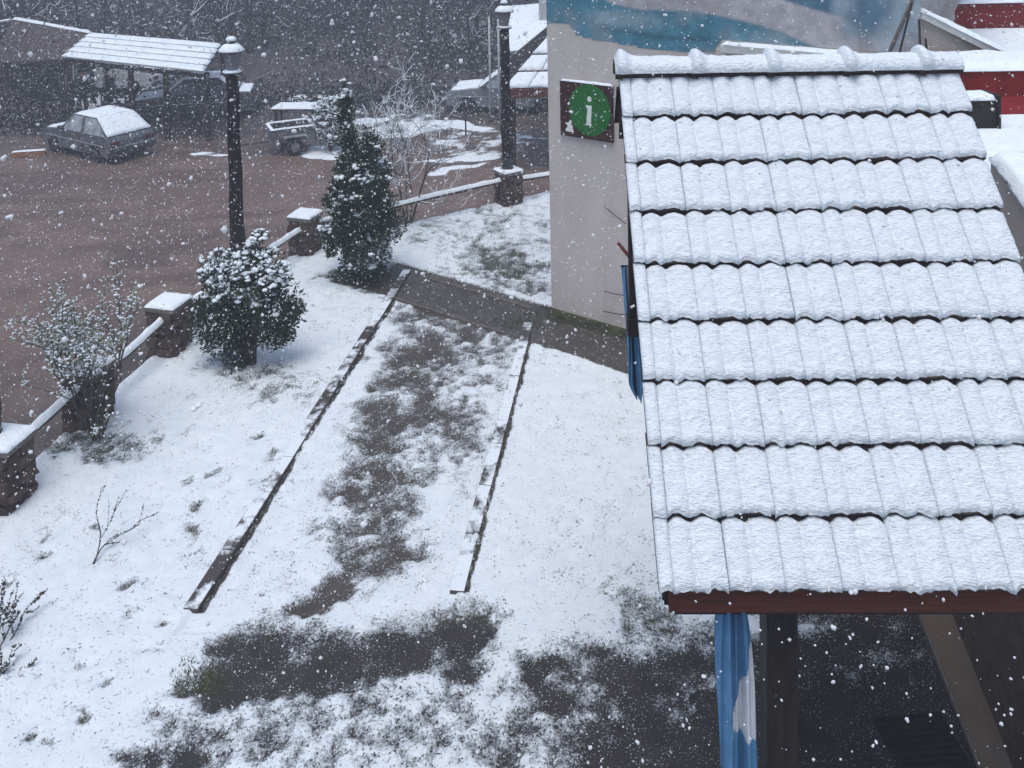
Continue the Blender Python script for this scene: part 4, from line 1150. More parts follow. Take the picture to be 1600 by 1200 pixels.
# pale leaved bush by the fence
g = np.random.default_rng(5)
bb_ = at_z(152, 684)
root = thing('leafy_bush', 'open fan shaped bush with thin stems and pale snow dusted leaves', 'bush', bb_)
m = MB(); tips = []
for k in range(15):
    a = g.uniform(0, 2 * math.pi); lean = g.uniform(.2, .78)
    d = Vector((math.cos(a) * lean - .26, math.sin(a) * lean * .8, 1)).normalized()
    grow(m, Vector((math.cos(a) * .06, math.sin(a) * .06, -.03)), d, g.uniform(.75, 1.02), .014, 3, g, tips, .36, .2, (1, 2), 4, .62, 5, .66)
st_ = m.build('stems', 'twig', root, True)
LP, LD = [], []
for pts, rad, dep in tips:
    if dep > 2: continue
    for k in range({2: 2, 1: 6, 0: 7}[dep]):
        t = g.uniform(0, len(pts) - 1.001); i = int(t); q = pts[i].lerp(pts[i + 1], t - i); LP.append(q); LD.append((pts[i + 1] - pts[i]).normalized())
LP = np.array(LP) + g.normal(0, .02, (len(LP), 3)); LD = np.array(LD)
V, F = cards(LP, LD, .042, 1.7, .8, 6)
lv = link('leaves', np_mesh('leaves', V, F), 'pale_leaf', root); lv['kind'] = 'stuff'
sel = g.uniform(0, 1, len(LP)) < .6
V, F = blobs(LP[sel] + np.array([0, 0, .012]), g.uniform(.008, .02, sel.sum()), .5, 7)
link('snow', np_mesh('snow', V, F, True), 'snow', lv)['kind'] = 'stuff'

# bare snowy little tree by the fence
def bare_plant(name, label, cat, base, nst, L, r, depth, seed, spread=.42, up=.12, lean=.25, snowp=.6, kids=(2, 3), shrink=.66, snowr=1.0, fan=1.0, barkm='twig'):
    g = np.random.default_rng(seed)
    root = thing(name, label, cat, base); m = MB(); tips = []
    for k in range(nst):
        a = 2 * math.pi * k / nst + g.uniform(-.4, .4)
        d = Vector((math.cos(a) * lean * fan, math.sin(a) * lean, 1)).normalized()
        grow(m, Vector((math.cos(a) * .05, math.sin(a) * .05, -.05)), d, L * g.uniform(.85, 1.15), r, depth, g, tips, spread, up, kids, 4, shrink, 5, .62)
    br = m.build('branches', barkm, root, True)
    ms = MB()
    for pts, rad, dep in tips:
        if dep > depth - 1 or g.uniform() > snowp: continue
        ms.tube([p + Vector((0, 0, rr * .9 + .003)) for p, rr in zip(pts, rad)], [max(rr * .9, .0045) * snowr for rr in rad], 3, cap=False)
    if ms.v: ms.build('snow', 'snow', br, True)['kind'] = 'stuff'
    return root
bare_plant('bare_tree', 'slender bare multi-stemmed tree with snow lined twigs beside the tall evergreen', 'tree', at_z(637, 350), 6, 1.15, .019, 5, 11, .50, .07, .17, .6, (1, 2), .69, 1.05)
bare_plant('bare_bush', 'low rounded bare bush with snow lined twigs beyond the fence', 'bush', at_z(600, 262, ZP), 9, .70, .014, 4, 12, .6, .02, .5, .45, (1, 2), .70, .9)
# small plants on the lawn
def sprig(label, px, tip, n, seed, leafm, size):
    g = np.random.default_rng(seed)
    a = at_z(*px); b = at_z(*tip); d = (b - a)
    root = thing('small_plant', label, 'plant', a)
    m = MB(); tips = []
    for k in range(n):
        dd = (d.normalized() * .8 + Vector(g.normal(0, .22, 3)) + Vector((0, 0, .30))).normalized()
        grow(m, Vector((0, 0, 0)), dd, d.length * g.uniform(.35, .5), .008, 2, g, tips, .4, .05, (1, 2), 4, .7, 4, .7)
    stm = m.build('stems', 'bark', root, True)
    LP = np.array([pts[i].lerp(pts[i + 1], g.uniform()) for pts, rad, dep in tips if dep < 2 for i in range(len(pts) - 1) for _ in range(3)])
    V, F = cards(LP, g.normal(0, 1, LP.shape), size, 1.8, .5, seed)
    link('leaves', np_mesh('leaves', V, F), leafm, root)['kind'] = 'stuff'
    V, F = blobs(LP[::3] + np.array([0, 0, .01]), g.uniform(.006, .013, len(LP[::3])), .5, seed)
    link('snow', np_mesh('snow', V, F, True), 'snow', stm)['kind'] = 'stuff'
sprig('thin dry sprig lying across the open snowy lawn', (142, 888), (222, 796), 2, 31, 'dull_leaf', .03)
sprig('dark leafy plant poking from snow below the stone pillar', (-10, 1030), (66, 940), 4, 32, 'dull_leaf', .045)
sprig('low dark leafy plant beside a taller one on the lawn', (-6, 1072), (58, 1022), 3, 33, 'dull_leaf', .045)
# grass tufts showing through the snow
def tufts():
    g = np.random.default_rng(44); P = []
    for (x, y, rx, ry, n) in [(415, 597, 90, 22, 350), (565, 434, 58, 16, 700), (150, 700, 110, 26, 70), (310, 1062, 45, 28, 160), (760, 400, 95, 40, 350), (830, 505, 60, 14, 300)]:
        k = 0
        for _ in range(n):
            t, r_ = g.uniform(0, 2 * math.pi), math.sqrt(g.uniform())
            p = at_z(x + rx * r_ * math.cos(t), y + ry * r_ * math.sin(t)); P.append(p)
    P = np.array([[p.x, p.y, .02] for p in P])
    V, F = cards(P + np.array([0, 0, .018]), np.tile([0, 0, 1.0], (len(P), 1)), .07, 7, .45, 45)
    o = link('grass', np_mesh('grass', V, F), 'grass'); tag(o, 'short dark grass blades poking through the thin snow', 'grass', kind='stuff')
tufts()

# ---------------------------------------------------------------- cars
def make_car(label, loc, rotz, paint, L=4.0, W=1.64, Hc=1.38, hatch=True, snow_hood=True, frosted=True, th=.06, group=None):
    root = thing('parked_car', label, 'car', loc, rotz, group)
    wr, wx0, wx1 = .29, -L * .31, L * .315
    sill, belt, hood = .24, .86, .80
    def arch(cx):
        return [(cx + .35 * math.cos(a), .24 + .37 * max(0, math.sin(a))) for a in [math.pi * k / 8 for k in range(0, 9)]]
    bot = [(-L / 2 + .05, .34), (-L / 2 + .12, sill)] + [p for p in arch(wx0)][::-1] + [p for p in arch(wx1)][::-1] + [(L / 2 - .12, sill), (L / 2 - .02, .36)]
    topl = [(L / 2, .52), (L / 2 - .04, .66), (L / 2 - .18, .74), (L * .20, belt), (-L * .36, belt + .03), (-L / 2 + .10, belt), (-L / 2 + .02, .74), (-L / 2, .5)]
    prof = bot + topl
    m = MB(); n = len(prof); lv = [(-W / 2, .975), (-W / 2 + .05, 1.0), (W / 2 - .05, 1.0), (W / 2, .975)]
    for y, s in lv:
        m.v += [(x * s if s < 1 else x, y, .5 + (z - .5) * s) for x, z in prof]
    for k in range(3):
        for i in range(n): m.f.append((k * n + i, k * n + (i + 1) % n, (k + 1) * n + (i + 1) % n, (k + 1) * n + i))
    m.f.append(tuple(range(n))); m.f.append(tuple(range(3 * n, 4 * n))[::-1])
    m.build('body', paint, root)
    # greenhouse
    rb0, rb1, ft1, ft0 = (-L * .47, belt), (-L * .27, Hc), (L * .045, Hc), (L * .215, belt - .01)
    if not hatch: rb0, rb1 = (-L * .36, belt), (-L * .22, Hc)
    wb, wt = W / 2 - .03, W / 2 - .17
    c = [(rb0[0], -wb, rb0[1]), (ft0[0], -wb, ft0[1]), (ft0[0], wb, ft0[1]), (rb0[0], wb, rb0[1]), (rb1[0], -wt, rb1[1]), (ft1[0], -wt, ft1[1]), (ft1[0], wt, ft1[1]), (rb1[0], wt, rb1[1])]
    bm = bmesh.new(); vs = [bm.verts.new(q) for q in c]
    for f in ((3, 2, 1, 0), (4, 5, 6, 7), (0, 1, 5, 4), (1, 2, 6, 5), (2, 3, 7, 6), (3, 0, 4, 7)): bm.faces.new([vs[i] for i in f])
    bmesh.ops.bevel(bm, geom=list(bm.edges), offset=.06, segments=3, affect='EDGES')
    me = bpy.data.meshes.new('cabin'); bm.to_mesh(me); bm.free(); link('cabin', me, paint, root)
    c = [Vector(q) for q in c]
    def win(a, b, c2, d, name, mt, out=.012, ins=.1):
        ctr = (a + b + c2 + d) / 4; nr = ((b - a).cross(d - a)).normalized()
        if nr.dot(ctr - Vector((0, 0, .9))) < 0: nr = -nr
        q = [p.lerp(ctr, ins) + nr * out for p in (a, b, c2, d)]; q2 = [p - nr * .03 for p in q]
        m = MB(); m.add(q + q2, [(0, 1, 2, 3), (7, 6, 5, 4), (0, 4, 5, 1), (1, 5, 6, 2), (2, 6, 7, 3), (3, 7, 4, 0)])
        return m.build(name, mt, root)
    gm = 'frost_glass' if frosted else 'car_glass'
    for s, ids in ((1, (3, 2, 6, 7)), (-1, (0, 1, 5, 4))):
        b0, f0_, f1, b1 = [c[i] for i in ids]
        for (t0, t1) in ((.03, .50), (.54, .97)):
            win(b0.lerp(f0_, t0), b0.lerp(f0_, t1), b1.lerp(f1, t1), b1.lerp(f1, t0), 'side_window', gm, .010, .09)
    win(c[1], c[2], c[6], c[5], 'windscreen', 'car_glass'); win(c[3], c[0], c[4], c[7], 'rear_window', 'car_glass')
    up = Vector((0, 0, .006))
    snow([c[4] + up, c[5] + up, c[6] + up, c[7] + up], th, root, nu=16, nv=12, rough=.2)
    rw = [c[0].lerp(c[4], .06), c[4], c[7], c[3].lerp(c[7], .06)]
    nr = Vector((-1, 0, .5)).normalized() * .016
    snow([p + nr for p in rw], th * .9, root, nu=14, nv=12, rough=.2)
    if snow_hood:
        hz = .03
        snow([(L * .23, -W / 2 + .1, belt - .01), (L / 2 - .2, -W / 2 + .12, .755), (L / 2 - .2, W / 2 - .12, .755), (L * .23, W / 2 - .1, belt - .01)], th * .8, root, nu=14, nv=12)
        wsn = [c[1].lerp(c[5], .02), c[2].lerp(c[6], .02), c[6], c[5]]; nf = Vector((1, 0, .6)).normalized() * .016
        snow([p + nf for p in wsn], th * .7, root, nu=12, nv=12)
    if not hatch:
        snow([(-L / 2 + .12, -W / 2 + .1, belt + .012), (-L * .37, -W / 2 + .1, belt + .03), (-L * .37, W / 2 - .1, belt + .03), (-L / 2 + .12, W / 2 - .1, belt + .012)], th * .8, root)
    for xx in (wx0, wx1):
        for s in (-1, 1):
            yy = s * (W / 2 - .10)
            wl = MB().lathe([(.16, -.09), (.27, -.09), (wr, -.06), (wr, .06), (.27, .09), (.16, .09)], 20, axis='Y').build('wheel', 'tyre', root, loc=(xx, yy, wr))
            MB().lathe([(.02, .095 * s), (.10, .085 * s), (.165, .075 * s), (.175, .093 * s), (.178, .05 * s)], 16, axis='Y').build('rim', 'rim', wl)
    for xx, nm in ((-L / 2 - .05, 'rear_bumper'), (L / 2 - .06, 'front_bumper')):
        b = MB().box(xx, xx + .11, -W / 2 + .02, W / 2 - .02, .36, .52, .03).build(nm, 'car_dark', root)
    MB().box(-L / 2 - .045, -L / 2 + .02, -W / 2 + .04, W / 2 - .04, .525, .545, .006).build('bumper_trim', 'chrome', root)
    for s in (-1, 1):
        MB().box(-L / 2 - .012, -L / 2 + .05, s * (W / 2 - .22) - .14, s * (W / 2 - .22) + .14, .60, .74, .012).build('tail_light', 'tail_red', root)
        MB().box(L / 2 - .06, L / 2 - .005, s * (W / 2 - .22) - .14, s * (W / 2 - .22) + .14, .56, .68, .012).build('headlight', 'lamp_glass', root)
        MB().box(-L * .40, L * .42, s * (W / 2) - .004, s * (W / 2) + .012, .56, .60, .005).build('side_trim', 'chrome', root)
        MB().box(L * .15, L * .19, s * (W / 2 + .05) - .07, s * (W / 2 + .05) + .07, belt + .01, belt + .12, .02).build('mirror', 'car_dark', root)
        MB().box(-L * .10, -L * .05, s * (W / 2) - .002, s * (W / 2) + .014, .74, .765, .004).build('door_handle', 'iron', root)
    return root
cp = at_z(195, 247, ZP)
hd = R(146)
car1 = make_car('dark hatchback with thick snow on its roof parked before the carport', cp + Vector((math.cos(hd) * 1.35, math.sin(hd) * 1.35, 0)), hd, 'car_silver', snow_hood=True)
car1.scale = (.89, .89, .89)
c2p = at_z(795, 176, ZP)
make_car('pale grey car with snowy roof parked behind the lantern post and kiosk', (c2p.x, c2p.y + .6, ZP), R(172), 'car_grey', L=4.2, hatch=False, frosted=True, th=.08)
c3p = at_z(300, 190, ZP)
make_car('dark car with snow on its bonnet under the carport right end', (c3p.x - .2, c3p.y + .9, ZP), R(190), 'car_dark', L=4.1, hatch=False, frosted=False, th=.03)
c4p = at_z(150, 158, ZP)
make_car('white car parked behind the two people under the carport', (c4p.x, c4p.y + 2.0, ZP), R(165), 'car_white', L=4.3, Hc=1.6, hatch=True, frosted=True, th=.05)

# ---------------------------------------------------------------- trailer, table, timber, posts
tp = at_z(455, 236, ZP)
tr = thing('trailer', 'small open two wheeled trailer with snow on its rim', 'trailer', tp, R(25))
TLh, TWh = .62, .46
for nm, bx in (('side_board', (-TLh, TLh, -TWh, -TWh + .04)), ('side_board', (-TLh, TLh, TWh - .04, TWh)), ('end_board', (-TLh, -TLh + .04, -TWh + .041, TWh - .041)), ('end_board', (TLh - .04, TLh, -TWh + .041, TWh - .041))):
    b = MB().box(*bx, .38, .78, .006).build(nm, 'trailer_sheet', tr)
    e = .025
    x0, x1, y0, y1 = bx[0] - e, bx[1] + e, bx[2] - e, bx[3] + e
    snow([(x0, y0, .782), (x1, y0, .782), (x1, y1, .782), (x0, y1, .782)], .035, b, nu=16, nv=8, edge=.05)
MB().box(-TLh + .041, TLh - .041, -TWh + .041, TWh - .041, .38, .42).build('floor', 'dark_wood', tr)
for s in (-1, 1):
    wl = MB().lathe([(.12, -.06), (.24, -.06), (.26, -.03), (.26, .03), (.24, .06), (.12, .06)], 18, axis='Y').build('wheel', 'tyre', tr, loc=(0, s * (TWh + .09), .26))
    MB().lathe([(.02, .065 * s), (.12, .05 * s), (.13, .064 * s)], 14, axis='Y').build('rim', 'rim', wl)
    MB().box(-.32, .32, s * (TWh + .09) - .09, s * (TWh + .09) + .09, .55, .58, .01).build('mudguard', 'metal_sheet', tr)
MB().tube([(-TLh, 0, .36), (-TLh - .9, 0, .36), (-TLh - .95, 0, .0)], .03, 8).build('drawbar', 'iron', tr)
tb2 = at_z(462, 206, ZP)
tt = thing('picnic_table', 'snow covered table standing behind the small trailer', 'table', (tb2.x, tb2.y + .3, ZP), R(-4))
for i in range(4): MB().box(-.75, .75, -.36 + i * .18, -.36 + i * .18 + .165, .70, .74, .006).build('plank', 'dark_wood', tt)
snow([(-.77, -.38, .742), (.77, -.38, .742), (.77, .38, .742), (-.77, .38, .742)], .08, tt)
for sx in (-.6, .6):
    for sy in (-.28, .28): MB().box(sx - .04, sx + .04, sy - .04, sy + .04, 0, .698, .006).build('leg', 'dark_wood', tt)
ob = at_z(46, 244, ZP)
wt = thing('timber_beam', 'orange brown timber beam lying on the ground left of the hatchback', 'beam', ob, R(12))
MB().box(-.45, .45, -.09, .09, 0, .16, .012).build('beam', 'timber_orange', wt)
snow([(-.46, -.09, .161), (.46, -.09, .161), (.46, .09, .161), (-.46, .09, .161)], .015, wt)
wp = at_z(797, 240, ZP)
wpo = thing('white_post', 'short white post with snow cap beside the lantern post', 'post', wp)
MB().lathe([(.09, 0), (.09, .45), (.07, .50)], 12).build('shaft', 'pale_post', wpo, True)
MB().lathe([(.10, .501), (.11, .53), (.07, .575), (0, .59)], 12).build('snow', 'snow', wpo, True)
for (x, yb, yt, lab) in ((767, 190, 26, 'thin pale pole standing left of the lantern post, the farther from it'), (781, 186, 30, 'thin pale pole standing left of the lantern post, the closer to it')):
    b_ = at_z(x, yb, ZP); t_ = at_y(x - 4, yt, b_.y)
    pr = thing('thin_pole', lab, 'pole', b_)
    MB().tube([(0, 0, 0), (0, 0, t_.z - ZP)], [.04, .032], 8).build('shaft', 'pale_post', pr, True)
    MB().lathe([(.07, 0), (.07, .05), (.05, .07)], 10).build('foot', 'iron', pr)
# small sign post out on the car park
b_ = at_z(728, 212, ZP)
sp = thing('marker_post', 'thin dark marker post with small plate in front of the pale grey car', 'post', b_)
MB().tube([(0, 0, 0), (0, 0, .95)], .025, 8).build('shaft', 'iron', sp)
MB().box(-.12, .12, -.04, -.02, .68, .98, .006).build('plate', 'iron', sp)

# ---------------------------------------------------------------- kiosk with a hipped tile roof
ke = at_y(786, 140, 23.6)
kx0 = ke.x; ki = thing('kiosk', 'open timber kiosk with snow covered hipped tile roof behind the beige wall', 'kiosk', (kx0, 23.6, ZP))
KW, KD, KZ = 4.6, 4.0, ke.z - ZP
KR = 2.0; slope = math.atan2(KR * .98, KD / 2)
nrow = 5
for r in range(nrow):
    t0, t1 = r / nrow, (r + 1) / nrow
    x0a, x0b = KR * t0 * .98, KR * t1 * .98
    y0, y1 = KD / 2 * t0, KD / 2 * t1; z0, z1 = KZ + KR * t0 * .95, KZ + KR * t1 * .95
    xr0, xr1 = KW - x0a, KW - x0b
    ncol = max(1, int((xr0 - x0a) / .62))
    for c in range(ncol):
        u0, u1 = c / ncol, (c + 1) / ncol
        P = [Vector((x0a + (xr0 - x0a) * u0 + .006, y0 - .02, z0 + .04)), Vector((x0a + (xr0 - x0a) * u1 - .006, y0 - .02, z0 + .04)), Vector((x0b + (xr1 - x0b) * u1 - .006, y1, z1)), Vector((x0b + (xr1 - x0b) * u0 + .006, y1, z1))]
        t_ = Vector((0, 0, -.04))
        m = MB(); m.add(P + [p + t_ for p in P], [(0, 1, 2, 3), (7, 6, 5, 4), (0, 4, 5, 1), (1, 5, 6, 2), (2, 6, 7, 3), (3, 7, 4, 0)])
        o = m.build('roof_tile', 'tile', ki)
        snow(P, .05, o, nu=12, nv=10, edge=.06, seed=r * 7 + c, rough=.2)
rid = KD / 2 + .05
m = MB()       # the other roof faces
A_ = [(0, 0, KZ), (KW, 0, KZ), (KW, KD, KZ), (0, KD, KZ), (KR * .98, KD / 2, KZ + KR * .95), (KW - KR * .98, KD / 2, KZ + KR * .95)]
m.add(A_, [(0, 1, 5, 4), (1, 2, 5), (2, 3, 4, 5), (3, 0, 4), (3, 2, 1, 0)])
m.build('roof_deck', 'dark_wood', ki)
snow([(0, KD, KZ + .01), (KW, KD, KZ + .01), (KW - KR * .98, KD / 2, KZ + KR * .95 + .01), (KR * .98, KD / 2, KZ + KR * .95 + .01)], .05, ki)
MB().box(.02, KW, -.05, -.005, KZ - .22, KZ + .02, .006).build('fascia', 'red_wood', ki)
MB().box(-.03, .015, -.05, KD, KZ - .22, KZ + .02, .006).build('fascia', 'red_wood', ki)
for xx in (.12, KW - .3):
    for yy in (.1, KD - .3): MB().box(xx, xx + .2, yy, yy + .2, -.05, KZ - .005, .01).build('post', 'dark_wood', ki)
# pale roof beyond the lantern
f_ = at_y(795, 58, 34)
hh = thing('pale_house', 'pale house with snowy roof beyond the lantern post', 'house', (f_.x, 34, ZP))
Hz = f_.z - ZP - .5
MB().box(.3, 8, .3, 5, -.2, Hz).build('wall', 'forest_bark', hh)
m = MB(); q = [Vector((-.2, -.3, Hz + .0)), Vector((8.5, -.3, Hz + .55)), Vector((8.5, 3, Hz + 1.9)), Vector((-.2, 3, Hz + 1.3))]
m.add(q + [p + Vector((0, 0, -.1)) for p in q], [(0, 1, 2, 3), (7, 6, 5, 4), (0, 4, 5, 1), (1, 5, 6, 2), (2, 6, 7, 3), (3, 7, 4, 0)])
rfh = m.build('roof', 'metal_sheet', hh); snow(q, .09, rfh, nu=24, nv=14, rough=.15)
MB().box(1.2, 1.6, 1.5, 1.9, Hz + .9, Hz + 2.4).build('chimney', 'pale_post', hh)

# ---------------------------------------------------------------- carport and brown shed on the left
cA, cB, cC, cD = at_y(95, 90, 29.4), at_y(318, 114, 27.2), at_y(346, 69, 31.0), at_y(140, 52, 33.4)
cpo = Vector((cA.x, cA.y, ZP))
cpt = thing('carport', 'open carport with long snow covered sheet roof and thin posts', 'carport', cpo)
NB = 5
for i in range(NB):
    t0, t1 = i / NB, (i + 1) / NB - .012
    q = [cA.lerp(cD, t0) - cpo, cB.lerp(cC, t0) - cpo, cB.lerp(cC, t1) - cpo, cA.lerp(cD, t1) - cpo]
    lift = Vector((0, 0, .05))
    q[0] = q[0] + lift; q[1] = q[1] + lift
    t_ = Vector((0, 0, -.045))
    m = MB(); m.add(q + [p + t_ for p in q], [(0, 1, 2, 3), (7, 6, 5, 4), (0, 4, 5, 1), (1, 5, 6, 2), (2, 6, 7, 3), (3, 7, 4, 0)])
    o = m.build('roof_sheet', 'metal_sheet', cpt)
    snow(q, .06, o, nu=40, nv=10, rough=.12, edge=.10, seed=i)
for q0, q1 in ((cA, cB), (cD, cC)):
    a, b = q0 - cpo + Vector((0, .1, -.12)), q1 - cpo + Vector((0, .1, -.12))
    MB().tube([a, b], .07, 6).build('beam', 'dark_wood', cpt)
for q in (cA.lerp(cB, .05), cA.lerp(cB, .5), cA.lerp(cB, .74), cB.lerp(cC, .1), cC, cD):
    p = q - cpo
    MB().box(p.x - .07, p.x + .07, p.y + .03, p.y + .17, 0, p.z - .1, .01).build('post', 'dark_wood', cpt)
w_ = at_z(118, 182, ZP)
pq = thing('pale_board', 'narrow upright pale board leaning under the carport beside a person', 'board', (w_.x - .12, w_.y + .1, ZP))
MB().box(-.09, .09, -.02, .02, 0, 1.75, .006).build('panel', 'pale_post', pq)
# brown shed: a bare brown board roof with a snowy ridge, open below
rA, rB = at_y(20, 30, 37.0), at_y(141, 52, 35.6); eA, eB = at_y(-14, 98, 33.6), at_y(97, 92, 32.2)
so_ = Vector((eB.x, eB.y, ZP))
shd = thing('brown_shed', 'open shed with bare brown board roof and snowy ridge beside the carport', 'shed', so_)
nb_ = 15
for i in range(nb_):
    t0, t1 = i / nb_ + .004, (i + 1) / nb_ - .004
    q = [eA.lerp(eB, t0) - so_, eA.lerp(eB, t1) - so_, rA.lerp(rB, t1) - so_, rA.lerp(rB, t0) - so_]
    up_ = Vector((0, 0, random.uniform(-.015, .015))); q = [p + up_ for p in q]; t_ = Vector((0, 0, -.05))
    m = MB(); m.add(q + [p + t_ for p in q], [(0, 1, 2, 3), (7, 6, 5, 4), (0, 4, 5, 1), (1, 5, 6, 2), (2, 6, 7, 3), (3, 7, 4, 0)])
    m.build('roof_board', 'shed_board', shd)
a_, b_ = rA - so_, rB - so_
bk = Vector((.3, 2.6, -1.0))
q = [a_ + Vector((0, .02, .02)), b_ + Vector((0, .02, .02)), b_ + bk, a_ + bk]
m = MB(); t_ = Vector((0, 0, -.06)); m.add(q + [p + t_ for p in q], [(0, 1, 2, 3), (7, 6, 5, 4), (0, 4, 5, 1), (1, 5, 6, 2), (2, 6, 7, 3), (3, 7, 4, 0)])
o = m.build('rear_roof', 'shed_board', shd); snow(q, .06, o, nu=30, nv=12)
snow([a_ + Vector((0, -.10, .01)), b_ + Vector((0, -.10, .01)), b_ + Vector((0, .14, .03)), a_ + Vector((0, .14, .03))], .07, shd, name='ridge_snow', nu=40, nv=6)
hl = [a_ + Vector((-.02, 0, 0)), a_ + Vector((-2.6, -.2, -.45)), a_ + Vector((-2.6, 2.0, -.6)), a_ + Vector((-.02, 2.0, -.4))]
m = MB(); m.add(hl + [p + t_ for p in hl], [(0, 1, 2, 3), (7, 6, 5, 4), (0, 4, 5, 1), (1, 5, 6, 2), (2, 6, 7, 3), (3, 7, 4, 0)])
o = m.build('side_roof', 'metal_sheet', shd); snow(hl, .08, o)
for q0 in (eA.lerp(eB, .02), eA.lerp(eB, .35), eA.lerp(eB, .68), eA.lerp(eB, .97), rA, rB):
    p = q0 - so_
    MB().box(p.x - .08, p.x + .08, p.y + .05, p.y + .2, 0, p.z - .06, .01).build('post', 'dark_wood', shd)
MB().tube([eA - so_ + Vector((0, .08, -.12)), eB - so_ + Vector((0, .08, -.12))], .09, 6).build('lintel', 'dark_wood', shd)
MB().box(a_.x - .4, b_.x, b_.y + .3, b_.y + .42, 0, 1.6).build('rear_wall', 'dark_wood', shd)
# far roofs among the trees
for i, (x0, y0, x1, y1, dep, lab) in enumerate([(468, 110, 532, 93, 44, 'small far hut with pale snowy roof below the trees, left of another'), (556, 94, 632, 66, 46, 'far hut with larger pale snowy roof rising to the right among trees')]):
    a, b = at_y(x0, y0, dep), at_y(x1, y1, dep)
    W_ = b.x - a.x; hz = float(hill_z(np.array([a.x]), np.array([float(dep)]))[0])
    hu = thing('far_hut', lab, 'hut', (a.x, dep, hz - .2))
    za = a.z - hz + .2
    rise_ = (b.z - a.z)
    q = [Vector((0, -.2, za)), Vector((W_, -.2, za + .25 * rise_)), Vector((W_ + .1, 2.2, za + rise_ + .2)), Vector((.15, 2.2, za + .62 * rise_ + .25))]
    m = MB(); t_ = Vector((0, 0, -.1)); m.add(q + [p + t_ for p in q], [(0, 1, 2, 3), (7, 6, 5, 4), (0, 4, 5, 1), (1, 5, 6, 2), (2, 6, 7, 3), (3, 7, 4, 0)])
    o = m.build('roof', 'metal_sheet', hu); snow(q, .08, o)
    MB().box(.15, W_ - .1, 0, 2.0, -.6, za - .02).build('wall', 'shed_board', hu)

